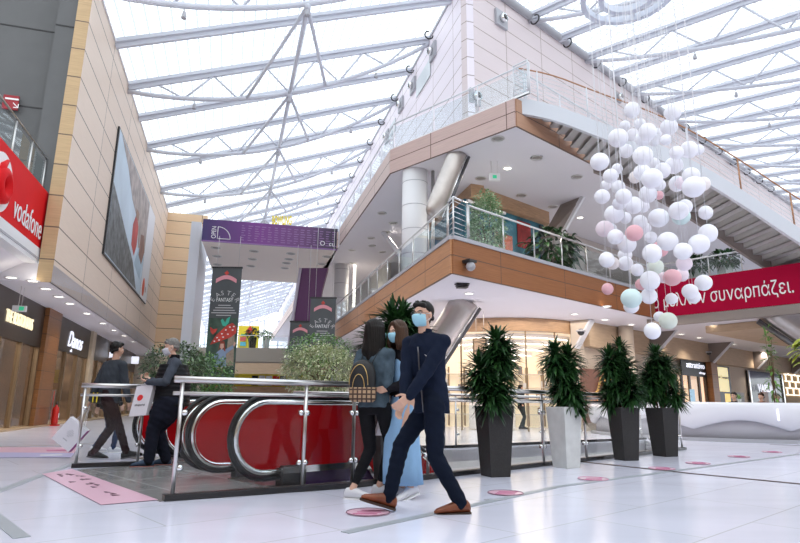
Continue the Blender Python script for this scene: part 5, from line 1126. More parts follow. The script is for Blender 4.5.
def shrub(base, label, cx, cz, rx, rz_, ry, n, lm, ls, seed, pots=None, trunks=3, parts=True, pm='pot_white', cat='potted plant', nm='potted_plant', droop=.4):
    rnd = random.Random(seed); base = V(base); root = thing(nm, label, cat, base); mb = MB(); tr = MB()
    for k in range(n):
        a = rnd.uniform(0,2*pi); u = rnd.uniform(-1,1); s = (1-u*u)**.5; rr = rnd.uniform(.45,1)**.5*rnd.uniform(.85,1.12)
        p = base+V((cx+cos(a)*s*rx*rr, sin(a)*s*ry*rr, cz+u*rz_*rr)); dd = V((cos(a)*s+rnd.uniform(-.7,.7), sin(a)*s+rnd.uniform(-.7,.7), u*.6+rnd.uniform(-.5,.7))).normalized()
        blade(mb, p, dd, ls*rnd.uniform(.7,1.3), ls*rnd.uniform(.35,.5), droop, rnd, 3)
    mb.build('foliage', M[lm], root)
    for k in range(trunks):
        a = k/trunks*2*pi; tr.tube([base+V((cos(a)*.04,sin(a)*.04,(pots or [0,0])[1]*.9)), base+V((cx*.5+cos(a)*rx*.2,sin(a)*ry*.2,cz-rz_*.4)), base+V((cx+cos(a)*rx*.5,sin(a)*ry*.5,cz+rz_*.3))], [.025,.018,.006], 6)
    for k in range(14):
        a = rnd.uniform(0,2*pi); tr.tube([base+V((cx*.6,0,cz-rz_*.5)), base+V((cx+cos(a)*rx*.8,sin(a)*ry*.8,cz+rnd.uniform(-.3,.8)*rz_))], [.01,.004], 5)
    tr.build('stems', M['cane'], root)
    if pots: pot(root, base, pots[0], pots[1], .4, pm)
    return root
b_ = atY(318,404,12.7); b_.z = 0; shrub(b_, 'variegated white-leaved ficus in a pot behind the escalators', 0, 1.58, .82, .56, .6, 5200, 'leaf_var', .075, 21, (.5,.75), 4)
b_ = atY(322,404,14.3); b_.z = 0; shrub(b_, 'greener shrub just behind the variegated ficus', -.1, 2.15, .85, .38, .5, 1500, 'leaf_bright', .09, 22, (.5,.8), 3)
b_ = atY(172,404,12.3); b_.z = 0; shrub(b_, 'dark olive-leaved shrub behind the older man', 0, 1.55, .70, .55, .5, 3800, 'leaf_olive', .08, 23, (.5,.7), 4)
b_ = atY(207,404,13.5); b_.z = 0; shrub(b_, 'small green shrub under the large hanging banner', -.05, 1.35, .62, .62, .5, 2000, 'leaf_bright', .10, 24, (.5,.6), 3, pm='pot_dark')
# level-2 plants behind glass
b_ = atY(487,240,17.6); b_.z = FL2; p_hi = vert(196,b_); shrub(b_, 'tall variegated plant on the lower gallery near its pointed corner', 0, (p_hi-FL2)*.56, .55, (p_hi-FL2)*.50, .35, 2400, 'leaf_pale', .13, 25, (.4,.4), 3, pm='pot_dark')
b_ = atY(546,255,19.5); b_.z = FL2; shrub(b_, 'large-leaved dark green plant on the lower gallery below the flat leaning column', .2, 1.15, .8, .85, .4, 230, 'leaf', .42, 26, (.45,.4), 3, pm='pot_dark', droop=.7)
b_ = atY(434,240,17.2); b_.z = FL2; shrub(b_, 'small reddish potted plant on the lower gallery left of its pointed corner', 0, .62, .22, .2, .2, 200, 'leaf_bright', .12, 27, (.36,.42), 2, pm='pot_terra') if False else None
for px_, nm_ in ((696,'second'),(724,'third')):
    b_ = onV(px_,262,W(S2+.9,0),Q2); b_.z = FL2; shrub(b_, 'leafy plant in a tall white pot behind the short glass balustrade, %s from the globes' % nm_, 0, 1.05, .45, .28, .3, 200, 'leaf', .25, 30+int(px_), (.36,.8), 2)
b_ = atY(252,348,YF+1.2); b_.z = 5.0; shrub(b_, 'dark potted plant on the far cross bridge before the yellow wall', 0, 1.45, .55, .35, .4, 110, 'leaf', .36, 40, (.6,1.1), 2, pm='pot_dark')
b_ = atY(266,348,YF+1.2); b_.z = 5.0; shrub(b_, 'pale potted plant on the far cross bridge right of the yellow wall', 0, 1.35, .45, .28, .35, 90, 'leaf_bright', .3, 41, (.5,1.1), 2)
# things on / behind the white counter
b_ = atY(776,404,17.5); b_.z = 0; shrub(b_, 'tall thin climbing plant rising behind the white counter', 0, 2.1, .12, 1.3, .12, 110, 'leaf_bright', .16, 42, (.4,.6), 2, pm='pot_dark')
b_ = onZ(797,404,1.0); q = atY(797,350,12.6); root = thing('sunflower_leaves', 'yellow-green big-leaved plant entering at the right edge above the counter', 'plant', V((q.x+.3,q.y,0)))
mb = MB(); rnd = random.Random(3)
for k in range(10):
    a = rnd.uniform(2,4.4); blade(mb, q+V((.12,rnd.uniform(-.1,.1),rnd.uniform(-.25,.25))), V((cos(a),rnd.uniform(-.3,.3),sin(a*1.7)*.5)).normalized(), .3, .16, .3, rnd, 4)
mb.build('foliage', leaf_mat('yellow_green_leaf', (.16,.24,.02), (.50,.52,.06)), root); mb = MB(); mb.tube([V((q.x+.3,q.y,0)), V((q.x+.22,q.y,1)), q+V((.12,0,.2))], [.03,.025,.015], 7); mb.build('stem', M['cane'], root)
# small things on the counter top
def on_counter(x): a = onZ(x, 400.5, 1.0); d_ = V((a.x-cent.x, a.y-cent.y, 0)); an = atan2(*(reversed((a.x-cent.x, -R_o)))); 
def cpos(deg): a = radians(deg); return cent+V((cos(a),sin(a),0))*(R_o-.22)+Z*1.03
root = thing('card_holder', 'white and blue card holder on the left end of the white counter', 'card holder', cpos(-128)); q = cpos(-128)
mb = MB(); mb.prism([q+V((-.12,-.06,0)), q+V((.14,-.06,0)), q+V((.14,.08,0)), q+V((-.12,.08,0))], Z*.02); mb.build('foot', M['white'], root); mb = MB(); mb.box(q+V((-.02,0,.18)), (.14,.02,.34), .2); mb.build('card', mat('card_blue', (.45,.65,.78), .4), root)
root = thing('small_plant', 'tiny spiky plant on the white counter', 'plant', cpos(-112)); q = cpos(-112); mb = MB()
for k in range(24): a = rnd.uniform(0,6.28); e_ = rnd.uniform(.3,1.3); blade(mb, q+Z*.08, V((cos(a)*cos(e_),sin(a)*cos(e_),sin(e_))), .2, .02, .2, rnd, 3)
mb.build('foliage', M['leaf_bright'], root); mb = MB(); mb.lathe([(.04,0),(.055,.09),(.045,.09)], q, 12); mb.build('pot', M['pot_white'], root)
root = thing('menu_board', 'white menu board standing on the white counter near the right edge', 'board', cpos(-78)); q = cpos(-78)
mb = MB(); mb.box(q+Z*.19, (.34,.02,.36), .1); mb.build('board', M['print_white'], root); mb = MB(); mb.box(q+Z*.012, (.2,.12,.02), .1); mb.build('foot', M['black'], root)
# ------------------------------------------------------------------ floor stickers
M['sticker_f'] = mat('faint_pink_vinyl', (.74,.62,.68), .3); M['sticker'] = mat('pink_floor_vinyl', (.74,.46,.56), .3); M['sticker_l'] = mat('lavender_floor_vinyl', (.50,.48,.72), .3); M['ink'] = mat('sticker_ink', (.12,.04,.07), .4); M['sticker_line'] = mat('sticker_magenta', (.55,.12,.28), .4)
def ground_poly(name, pts, m, z, parent=None, **kw): mb = MB(); mb.prism([V((p.x,p.y,0))+Z*z for p in pts], Z*.002); return mb.build(name, m, parent, **kw)
root = thing('floor_sticker', 'long pink floor sticker with small dark print at the lower left', 'floor sticker', onZ(95,487,0))
qd = [onZ(*p,0) for p in ((42,474.5),(101,505.5),(158,500.5),(72,469.5))]; ground_poly('vinyl', qd, M['sticker'], .006, root)
rnd = random.Random(8)
def bl_(u, v): return qd[0].lerp(qd[1],u).lerp(qd[3].lerp(qd[2],u), v)
for i in range(16):
    u = rnd.uniform(.08,.86); v = rnd.uniform(.15,.75); ground_poly('print_mark', [bl_(u,v),bl_(u+rnd.uniform(.02,.06),v),bl_(u+.03,v+rnd.uniform(.08,.15)),bl_(u+.0,v+.05)], M['ink'], .009, root)
root = thing('floor_sticker', 'pink and lavender floor strip at the left before the shops', 'floor sticker', onZ(30,452,0))
a, b, c, d = [onZ(*p,0) for p in ((-25,447.5),(78,447.8),(74,453.5),(-25,452.6))]; e_, f_ = onZ(71,457.8,0), onZ(-25,458,0)
ground_poly('pink_half', [a,b,c,d], M['sticker'], .006, root); ground_poly('lavender_half', [d,c,e_,f_], M['sticker_l'], .006, root)
ground_poly('print_mark', [onZ(*p,0) for p in ((46,450.5),(68,450),(69,451.3),(47,451.8))], M['sticker_line'], .009, root); ground_poly('print_mark', [onZ(*p,0) for p in ((40,455.3),(62,455),(62,456),(40,456.3))], M['white'], .009, root)
names = ['under the brown shoe of the man in navy','right of the man\'s rear shoe','in front of the white planter','between the two crossing floor lines','right of the row of planters','second from the right, near the white counter','furthest right, near the white counter']
for i, (x, y) in enumerate(((368,513),(505.5,493.5),(593,479.3),(662,469),(698,463.6),(739,457),(772,452.3))):
    q = onZ(x,y,0); root = thing('floor_sticker', 'round pink distance sticker '+names[i], 'floor sticker', q, 'round pink floor stickers'); mb = MB(); mb.disc(q+Z*.006, .185, .002, 32); mb.build('disc', M['sticker'] if i < 2 else M['sticker_f'], root)
    mb = MB(); mb.tube([q+V((cos(k/30*2*pi)*.18,sin(k/30*2*pi)*.18,.009)) for k in range(30)], .004, 4, closed=True); mb.build('outline', M['ink'] if i < 2 else M['sticker_line'], root)
    for k in range(3): mb = MB(); mb.box(q+V((-.02+.03*k,-.09+.08*k,.010)), (.2,.018,.003)); mb.build('print_line', M['sticker_line'], root)
q = onZ(495,500,0); mb = MB(); mb.prism([q+V((-.11,0,.003)), q+V((0,-.05,.003)), q+V((.11,0,.003)), q+V((0,.05,.003))], Z*.003); mb.build('floor_hatch', M['grey_metal'], label='small grey diamond plate in the floor below a round sticker', cat='floor plate')
# ------------------------------------------------------------------ people
def skinmat(n, c): return mat(n, c, .5, var=.04, scale=12)
M['skin'] = skinmat('skin_light', (.60,.36,.26)); M['skin2'] = skinmat('skin_tan', (.52,.30,.21)); M['eye'] = mat('eye_dark', (.02,.015,.012), .15); M['brow'] = mat('brow_hair', (.03,.02,.015), .8); M['eyewhite'] = mat('eye_white', (.65,.62,.6), .3); M['lip'] = mat('lip', (.45,.17,.14), .5)
M['mask_blue'] = mat('mask_light_blue', (.34,.62,.74), .8, bump=.15, bscale=30, stretch=(1,1,8)); M['mask_grey'] = mat('mask_white_grey', (.60,.60,.66), .7)
def cap(mb, a, b, ra, rb, n=12, sq=1., sdir=None):
    a, b = V(a), V(b); d = (b-a); ln = d.length; d = d.normalized() if ln > 1e-6 else V((0,0,1))
    u = sdir if sdir is not None else (V((1,0,0)) if abs(d.x) < .8 else V((0,1,0))); u = (u-d*u.dot(d)).normalized(); w = d.cross(u); R = []
    for i in range(5): t = -pi/2+pi/2*i/4+.001; R.append((a+d*sin(t)*ra, cos(t)*ra+1e-4))
    for i in range(5): t = pi/2*i/4; R.append((b+d*sin(t)*rb, cos(t)*rb+1e-4))
    mb.rings([[c+(u*cos(2*pi*k/n)+w*sin(2*pi*k/n)*sq)*r for k in range(n)] for c, r in R])
def limb(mb, pts, rs, **k):
    for i in range(len(pts)-1): cap(mb, pts[i], pts[i+1], rs[i], rs[i+1], **k)
def ik(a, c, l1, l2, bend):
    a, c, bend = V(a), V(c), V(bend); d = c-a; D = min(d.length, (l1+l2)*.999); dn = d.normalized(); x = (l1*l1-l2*l2+D*D)/(2*D); h = max(0, l1*l1-x*x)**.5
    b = (bend-dn*bend.dot(dn)); b = b.normalized(); return a+dn*x+b*h, a+dn*D
def loft_body(mb, levels, right, fwd, n=20):
    R = []
    for c, a, b in levels:
        ring = []
        for k in range(n):
            t = 2*pi*k/n; cx, sy = cos(t), sin(t); e = .85
            ring.append(c+right*(a*abs(cx)**e*(1 if cx>0 else -1))+fwd*(b*abs(sy)**e*(1 if sy>0 else -1)))
        R.append(ring)
    mb.rings(R)
def hand(mb, wrist, d, palm, side, s, curl=.5, spread=1.):
    # d: pointing direction, palm: direction the palm faces, side: thumb side
    d, palm, side = V(d).normalized(), V(palm), V(side); palm = (palm-d*palm.dot(d)).normalized(); side = (side-d*side.dot(d)-palm*side.dot(palm)).normalized()
    k = wrist+d*.085*s
    for j in (-1.5,-.5,.5,1.5): cap(mb, wrist+d*.012*s+side*j*.012*s, k+side*j*.019*s, .014*s, .012*s, 8)
    for j, ln in ((-1.5,.055),(-.5,.068),(.5,.074),(1.5,.068)):
        p = k+side*j*.0195*s; q = d; ang = 0
        for f in (.45,.32,.25):
            ang += curl*.75; q = (d*cos(ang)+palm*sin(ang)+side*j*.03*spread).normalized(); p2 = p+q*ln*f*s*1.25; cap(mb, p, p2, .0088*s, .0078*s, 8); p = p2
    p = wrist+d*.02*s+side*.026*s; q = (d*.6+side*.75+palm*.25).normalized(); p2 = p+q*.04*s; cap(mb, p, p2, .0125*s, .0105*s, 8); q = (d*.85+side*.3+palm*.45).normalized(); cap(mb, p2, p2+q*.042*s, .0105*s, .009*s, 8)
def person(label, base, H, face, hip, feet, hands_, head_dir, lean=(0,0), torso=None, hair='short', hair_m=None, top_m=None, pants_m=None, shoe_m=None, skin='skin', mask=None, build_=1., pants_w=1., sleeve=1., hem=.46, voxel=.009, detail=True, palms=None, curl=.55, female=False, bootsole='print_white', glasses=False, skirt=None, ankle_bare=False, elbow=None, grp=None, shoe_s=1., toes=None, cat='person', vest=None, collar=None, knee_dir=None):
    base = V(base); root = thing('person', label, cat, base, grp)
    F_ = V((face[0],face[1],0)).normalized(); T_ = V((torso[0],torso[1],0)).normalized() if torso else F_
    Rt = V((F_.y,-F_.x,0)); TR = V((T_.y,-T_.x,0))          # right-hand side
    P = base+V((hip[0],hip[1],0))+Z*(hip[2] if len(hip) > 2 else .515)*H
    ln = V((lean[0],lean[1],0)); sh = P+Z*.30*H+ln*.30*H; neck = P+Z*.325*H+ln*.33*H; hc = P+Z*.425*H+ln*.40*H
    if len(hands_) > 2: hc += V(hands_[2])
    bw = build_; shw = (.094 if female else .104)*H; hw = .052*H
    hips = [P+Rt*(-hw)*s for s in (1,-1)]   # left, right
    S = [sh-TR*shw*s+Z*-.012*H for s in (1,-1)]
    kn, ank, fd = [], [], []
    for i in (0,1):
        a = base+V((feet[i][0],feet[i][1],0))+Z*(feet[i][2] if len(feet[i]) > 2 else .045*H)
        dirn = toes[i] if toes else F_; dirn = V(dirn).normalized(); k, a2 = ik(hips[i]-Z*.01*H, a, .245*H, .245*H, (knee_dir[i] if knee_dir else F_)); kn.append(k); ank.append(a2); fd.append(dirn)
    el, wr = [], []
    for i in (0,1):
        t = base+V(hands_[i]); eb = V(elbow[i]) if elbow else (-T_*.8-Z*.5+TR*(-.3 if i==0 else .3)); e, w_ = ik(S[i], t, .172*H, .150*H, eb); el.append(e); wr.append(w_)
    s = H/1.75
    # body (skin): one continuous surface
    mb = MB()
    loft_body(mb, [(P-Z*.05*H,.04*H,.035*H),(P,.070*H*bw,.045*H*bw),(P+Z*.08*H+ln*.08*H,.060*H*bw,.04*H*bw),(P+Z*.2*H+ln*.2*H,.07*H*bw,.045*H*bw),(sh-Z*.02*H,.075*H,.035*H),(neck,.03*H,.03*H)], TR, T_)
    cap(mb, S[0], S[1], .022*H, .022*H); limb(mb, [neck-Z*.01*H, hc-Z*.03*H], [.033*H if not female else .027*H, .029*H if not female else .025*H])
    for i in (0,1):
        lk_ = .62 if pants_m else 1.; limb(mb, [hips[i], kn[i], kn[i].lerp(ank[i],.7), ank[i]], [.045*H*lk_, .030*H*lk_, .024*H*lk_ if pants_m else .022*H, .021*H])
        if not pants_m: cap(mb, kn[i].lerp(ank[i],.08)-F_*.004, kn[i].lerp(ank[i],.42)-F_*.012, .030*H, .026*H)
        limb(mb, [S[i], el[i], wr[i]], [.020*H, .017*H, .0145*H]); cap(mb, ank[i], ank[i]+fd[i]*.08*H-Z*.025*H, .02*H, .016*H)
    hd_ = V(head_dir).normalized(); hx = hd_.cross(Z).normalized(); hz = hx.cross(hd_).normalized()
    def hp(x, y, z): return hc+hx*x*s+hd_*y*s+hz*z*s     # x right, y forward, z up (metres for 1.75 m)
    rot = Matrix((hx, hd_, hz)).transposed()
    mb.sphere(hp(0,-.012,.030), .098*s, 20, 14, sc=(.77,.98,.92), rot=rot); mb.sphere(hp(0,.018,-.020), .080*s, 18, 12, sc=(.80,.92,1.12), rot=rot)
    cap(mb, hp(-.03,.01,-.07), hp(0,.062,-.088), .026*s, .020*s); cap(mb, hp(.03,.01,-.07), hp(0,.062,-.088), .026*s, .020*s)
    cap(mb, hp(0,.088,.012), hp(0,.106,-.022), .008*s, .0135*s); cap(mb, hp(-.03,.083,.024), hp(.03,.083,.024), .010*s, .010*s)
    for sx in (-1,1): mb.sphere(hp(sx*.078,-.008,-.004), .03*s, 10, 8, sc=(.30,.62,1.05), rot=rot); cap(mb, hp(sx*.045,.062,-.015), hp(sx*.05,.05,-.03), .018*s, .016*s)
    cap(mb, hp(-.016,.093,-.050), hp(.016,.093,-.050), .008*s, .008*s)
    pl = palms or [(TR*1.0, T_), (-TR*1.0, T_)]
    for i in (0,1):
        d = (wr[i]-el[i]).normalized()
        if palms: pd, sd_, hdn = palms[i]; d = V(hdn) if hdn is not None else d
        else: pd, sd_ = pl[i]
        hand(mb, wr[i], d, pd, sd_, s, curl)
    fuse('body', mb, voxel if detail else .012, M[skin], root, 1)
    # face details
    for sx in (-1,1):
        mb = MB(); mb.sphere(hp(sx*.031,.079,.004), .0125*s, 10, 8, sc=(1.1,.6,.7), rot=rot); e_ = mb.build('eye', M['eyewhite'], root); mb = MB(); mb.sphere(hp(sx*.031,.0855,.004), .0062*s, 8, 6, sc=(1,.5,1), rot=rot); mb.build('iris', M['eye'], e_)
        mb = MB(); limb(mb, [hp(sx*.014,.092,.024), hp(sx*.034,.089,.029), hp(sx*.05,.078,.023)], [.004*s,.0045*s,.003*s], n=6); mb.build('eyebrow', M['brow'], root)
    if not mask: mb = MB(); limb(mb, [hp(-.024,.093,-.052), hp(0,.102,-.050), hp(.024,.093,-.052)], [.004*s,.0065*s,.004*s], n=6); mb.build('mouth', M['lip'], root)
    if mask:
        mb = MB(); R = []
        for j, z in enumerate((-.108,-.095,-.072,-.048,-.026,-.008,-.002)):
            wd_ = (.040,.056,.066,.070,.070,.064,.050)[j]; fy = (.078,.098,.114,.124,.130,.124,.112)[j]; ring = []
            for k in range(11): t = -1+2*k/10; ring.append(hp(t*wd_, fy-(abs(t)**2.2)*(.070), z+abs(t)*.006))
            R.append(ring+[p-hd_*.006*s for p in reversed(ring)])
        mb.rings(R); m_ = mb.build('face_mask', M[mask], root)
        for sx in (-1,1):
            mb = MB(); mb.tube([hp(sx*.066,.045,.004), hp(sx*.083,.0,.012), hp(sx*.083,-.012,-.01), hp(sx*.082,0,-.03), hp(sx*.058,.05,-.07)], .0018*s, 5); mb.build('ear_loop', M['print_white'], m_)
    if glasses:
        mb = MB()
        for sx in (-1,1):
            mb.tube([hp(sx*(.034+.024*cos(t)), .108-abs(.034+.024*cos(t))*.12, .004+.018*sin(t)) for t in [k/12*2*pi for k in range(12)]], .0022*s, 5, closed=True); mb.tube([hp(sx*.058,.100,.008), hp(sx*.080,-.005,.012)], .002*s, 5)
        mb.tube([hp(-.010,.108,.006), hp(.010,.108,.006)], .002*s, 5); mb.build('glasses', M['steel_dark'], root)
    # hair
    hm = hair_m or M['brow']; mb = MB(); rnd = random.Random(hash(label) % 99 if False else len(label))
    if hair in ('short','grey'):
        mb.sphere(hp(0,-.024,.046), .100*s, 20, 14, sc=(.82,.97,.90), rot=rot); cap(mb, hp(-.042,.055,.082), hp(.042,.055,.088), .024*s, .028*s); cap(mb, hp(-.065,-.03,.0), hp(-.045,-.075,-.02), .022*s, .022*s); cap(mb, hp(.065,-.03,.0), hp(.045,-.075,-.02), .022*s, .022*s); cap(mb, hp(0,-.085,.0), hp(0,-.075,-.045), .035*s, .025*s)
        for k in range(26 if hair == 'short' else 12): a = rnd.uniform(0,6.28); r_ = rnd.uniform(.0,.07); q = hp(cos(a)*r_, sin(a)*r_-.01, .105); cap(mb, q, q+(hz*.022+hx*rnd.uniform(-.012,.012)+hd_*.012)*s, .014*s, .006*s, 6)
        fuse('hair', mb, .007, hm, root, 2)
    else:
        mb.sphere(hp(0,-.022,.044), .104*s, 20, 14, sc=(.86,.98,.92), rot=rot); L_ = {'long':.40,'verylong':.46,'mid':.30}[hair]
        back = -hd_; 
        for k in range(22):
            a = (k/21-.5)*2*2.35 ; q0 = hp(sin(a)*.080, -cos(a)*.085-.012, .035); out = (hx*sin(a)-hd_*cos(a))
            w1 = q0+(-Z*.14+out*.012)*s; w2 = q0+(-Z*L_*.55)*s+out*.018*s+hd_*-.01; w3 = q0+(-Z*L_*(.85+.25*rnd.random()))*s*(.75 if abs(a) > 1.7 else 1)-out*.012*s
            limb(mb, [q0, w1, w2, w3], [.026*s,.028*s,.026*s,.010*s], n=8)
        for sx in (-1,1): limb(mb, [hp(sx*.012,.06,.108), hp(sx*.060,.050,.060), hp(sx*.080,.030,.0), hp(sx*.085,.012,-.12)], [.016*s,.020*s,.02*s,.02*s], n=8)
        fuse('hair', mb, .008, hm, root, 2, disp=lambda c: .0025*sin(c.x*260+c.y*190))
    # trousers
    hemz = P+Z*(hem-.515)*H
    if pants_m:
        mb = MB(); pw = pants_w
        loft_body(mb, [(P-Z*.055*H,.060*H*bw,.052*H*bw),(P-Z*.02*H,.098*H*bw,.070*H*bw),(P+Z*.035*H,.094*H*bw,.066*H*bw),(P+Z*.07*H,.082*H*bw,.058*H*bw)], Rt, F_)
        for i in (0,1):
            a_end = kn[i].lerp(ank[i], .80 if ankle_bare else .99)
            limb(mb, [hips[i]-Z*.015*H, hips[i].lerp(kn[i],.5), kn[i], kn[i].lerp(ank[i],.5), a_end], [.058*H*pw*bw, .050*H*pw*bw, .038*H*pw, .035*H*pw, (.024 if ankle_bare else .030)*H*pw])
        rn = 2.2 if not ankle_bare else .8
        fuse('trousers', mb, .010, pants_m, root, 2, disp=lambda c: .002*rn*sin(c.z*62+c.x*30)*sin(c.z*23+c.y*41))
    # shoes
    for i in (0,1):
        a, d = ank[i], fd[i]; sd = d.cross(Z).normalized(); up = sd.cross(d).normalized(); L0 = .145*H*shoe_s; sole = a-up*.045*H
        heel = sole-d*.042*H; mb = MB(); R = []; 
        for t, w_, h_ in ((0,.020,.040),(.06,.027,.055),(.25,.027,.060),(.42,.027,.054),(.60,.031,.042),(.80,.032,.031),(.93,.025,.024),(1,.010,.014)):
            c = heel+d*L0*t*1.18+up*.006; ring = []
            for k in range(14):
                q = 2*pi*k/14; z = sin(q); ring.append(c+sd*cos(q)*w_*H*.80+up*(max(0, .5+.5*z)**.8)*h_*H)
            R.append(ring)
        mb.rings(R); mb.build('shoe', shoe_m[0], root)
        mb = MB(); R = []
        for t, w_ in ((-.02,.016),(.05,.025),(.3,.0245),(.6,.030),(.82,.031),(.96,.022),(1.02,.008)):
            c = heel+d*L0*t*1.18; R.append([c+sd*w_*H*.85-up*.008, c+sd*w_*H*.88+up*.010, c-sd*w_*H*.88+up*.010, c-sd*w_*H*.85-up*.008])
        mb.rings(R, smooth=False); mb.build('shoe_sole', shoe_m[1], root)
        mb = MB()
        for t in (.42,.50,.58): c = heel+d*L0*t*1.18+up*(.052-.03*(t-.42)/.16)*H*.95; mb.tube([c-sd*.012*H, c+up*.004, c+sd*.012*H], .003, 5)
        mb.build('laces', shoe_m[2] if len(shoe_m) > 2 else shoe_m[1], root)
    # upper garment
    if top_m:
        mb = MB(); b_ = bw
        lv = [(hemz,.100*H*b_,.078*H*b_),(P+Z*.02*H+ln*.02*H,.098*H*b_,.076*H*b_),(P+Z*.10*H+ln*.10*H,(.083 if female else .092)*H*b_,.068*H*b_),(P+Z*.20*H+ln*.20*H,.100*H*b_,.074*H*b_),(P+Z*.265*H+ln*.265*H,.108*H,.068*H),(sh+Z*.012*H,.080*H,.050*H),(neck+Z*.006*H,.040*H,.040*H)]
        loft_body(mb, lv, TR, T_)
        for i in (0,1): limb(mb, [neck-Z*.012*H, neck.lerp(S[i],.5)-Z*.004*H, S[i]-Z*.004*H], [.032*H,.034*H,.036*H])
        for i in (0,1):
            e2 = el[i].lerp(wr[i], .97*min(1,sleeve)) if sleeve >= .5 else None
            limb(mb, [S[i], S[i].lerp(el[i],.5), el[i], el[i].lerp(e2,.5), e2], [.038*H,.038*H,.034*H,.031*H,.025*H])
        fuse('jacket' if not vest else 'sweater', mb, .010, top_m, root, 2, disp=lambda c: .0035*sin(c.z*48+c.x*37)*sin(c.x*33-c.y*29+c.z*11))
    return dict(root=root, P=P, sh=sh, neck=neck, S=S, el=el, wr=wr, hp=hp, TR=TR, T=T_, F=F_, H=H, s=s, kn=kn, ank=ank, ln=ln, hd=hd_)
def cloth(n, c, var=.12, sc=5, rough=.85, bump=.25, bs=40): return mat(n, c, rough, var=var, scale=sc, bump=bump, bscale=bs, spec=.12)
navy = cloth('navy_jacket', (.008,.013,.030)); navyp = cloth('navy_trousers', (.006,.010,.022)); black = cloth('black_cloth', (.010,.010,.012)); denim = cloth('washed_denim', (.062,.090,.115), .35, 9); blue = cloth('light_blue_dress', (.26,.44,.66), .08)
brownl = mat('tan_leather', (.20,.055,.02), .4, var=.25, scale=12); darksole = mat('dark_sole', (.05,.03,.02), .6); white_sn = mat('white_sneaker', (.72,.72,.75), .6); blacksh = mat('black_trainer', (.015,.016,.018), .6)
hair_b = mat('dark_brown_hair', (.022,.012,.008), .45, var=.4, scale=30, stretch=(1,1,.1), spec=.2); hair_k = mat('black_hair', (.010,.008,.007), .45, var=.4, scale=30, stretch=(1,1,.1), spec=.2); hair_br = mat('brown_hair', (.055,.028,.016), .45, var=.4, scale=30, stretch=(1,1,.1), spec=.2); hair_g = mat('grey_hair', (.20,.19,.18), .7, var=.3, scale=40, spec=.2)
# --- man in the navy jacket
mb0 = onZ(425,513,0); X = lambda px, Y: atY(px, 404, Y).x
Ym = mb0.y; bx = X(424,Ym); base = V((bx, Ym, 0))
def rel(px, py, Y, b): q = atY(px, py, Y); return (q.x-b.x, q.y-b.y, q.z)
fr = rel(389,503,Ym+.04,base); bk = rel(461,502,Ym-.02,base)
hl_ = rel(406,402,Ym-.26,base); hr_ = rel(403,412,Ym-.20,base)
m1 = person('man in a navy jacket and light blue face mask walking to the left', base, 1.77, (-1,-.12), (X(432,Ym)-bx,0,.512), [(bk[0],bk[1],.082),(fr[0],fr[1],.115)], [hl_, hr_, (-.010,-.01,-.005)], (-.62,-.78,.03), lean=(-.10,-.02), torso=(-.60,-.80), hair='short', hair_m=hair_k, top_m=navy, pants_m=navyp, shoe_m=(brownl, darksole), mask='mask_blue', glasses=True, toes=[(-1,-.10,-.04),(-1,-.18,.30)], build_=.90, pants_w=1.08, hem=.46, palms=[((-.5,.6,-.3),(-.6,.1,.8),(-.75,-.15,-.65)),((.3,-.5,-.2),(-.4,0,.9),(-.45,-.2,-.9))], elbow=[(.75,-.1,-.6),(.1,.6,-.8)], curl=.45, knee_dir=[(-1,-.1,0),(-1,-.1,.0)], voxel=.007)
def collar_(p, m, r=.055, h=.045, name='collar'):
    mb = MB(); c = p['neck']+Z*.002; R = []
    for t in [i/16*2*pi for i in range(17)]:
        if abs(((t-pi/2+pi) % (2*pi))-pi) < .28: pass
        e = p['TR']*cos(t)+p['T']*sin(t)*.95; R.append([c+e*(r+.006)-Z*.02, c+e*(r-.002)+Z*h, c+e*(r-.008)+Z*h, c+e*(r-.004)-Z*.02])
    mb.rings(R, smooth=False, closed=False); mb.build(name, m, p['root'])
collar_(m1, navy, .062, .05)
def front(p, u, v, off=0., k=None):  # point on the chest: u to wearer's right (m), v metres above hips
    H = p['H']; c = p['P']+Z*v+p['ln']*v; a = .100*H; b = .074*H*(1.04 if v < .4 else .98); y = b*(max(0,1-(abs(u)/a)**2))**.5
    return c+p['TR']*u+p['T']*(y+.006+off)
mb = MB(); mb.tube([front(m1,0,v,.004) for v in (-.09,.0,.1,.2,.3,.4,.46)], .006, 6); mb.build('zipper', M['steel_dark'], m1['root'])
mb = MB(); mb.prism([front(m1,-.085+dx,.38+dz,.012) for dx, dz in ((-.018,.012),(0,.0),(.018,.012),(0,-.008))], m1['T']*.003); mb.build('chest_logo', M['print_white'], m1['root'])
mb = MB(); q = m1['wr'][1]; d = (q-m1['el'][1]).normalized(); mb.tube([q-d*.005, q+d*.015], .033, 12); mb.build('watch', M['black'], m1['root'])
# --- woman in denim jacket
b2 = onZ(368,499,0); Yw = b2.y; base = V((X(369,Yw), Yw, 0)); f1 = rel(352,490,Yw-.02,base); f2 = rel(379,486,Yw+.22,base)
m2 = person('woman in a denim jacket and black leggings with a black backpack, seen from behind', base, 1.70, (.35,.94), (X(374,Yw)-base.x,.05,.515), [(f1[0],f1[1],.078),(f2[0],f2[1],.078)], [rel(372,395,Yw+.25,base), rel(389,392,Yw+.20,base), (.0,.0,0)], (.85,.52,-.05), lean=(.0,.02), torso=(.45,.90), hair='verylong', hair_m=hair_k, top_m=denim, pants_m=black, shoe_m=(white_sn, M['print_white']), female=True, ankle_bare=True, pants_w=.92, hem=.50, toes=[(.95,-.25,0),(.95,-.1,0)], build_=.95, voxel=.008, knee_dir=[(.6,.4,0),(.9,.3,0)], mask='mask_blue')
collar_(m2, denim, .058, .05)
T, TR = m2['T'], m2['TR']; bp0 = m2['P']+Z*.03*1.7-T*.15-TR*.05
r_ = thing('backpack', 'black backpack with gold zips and checked base on the denim-jacketed woman', 'backpack', bp0)
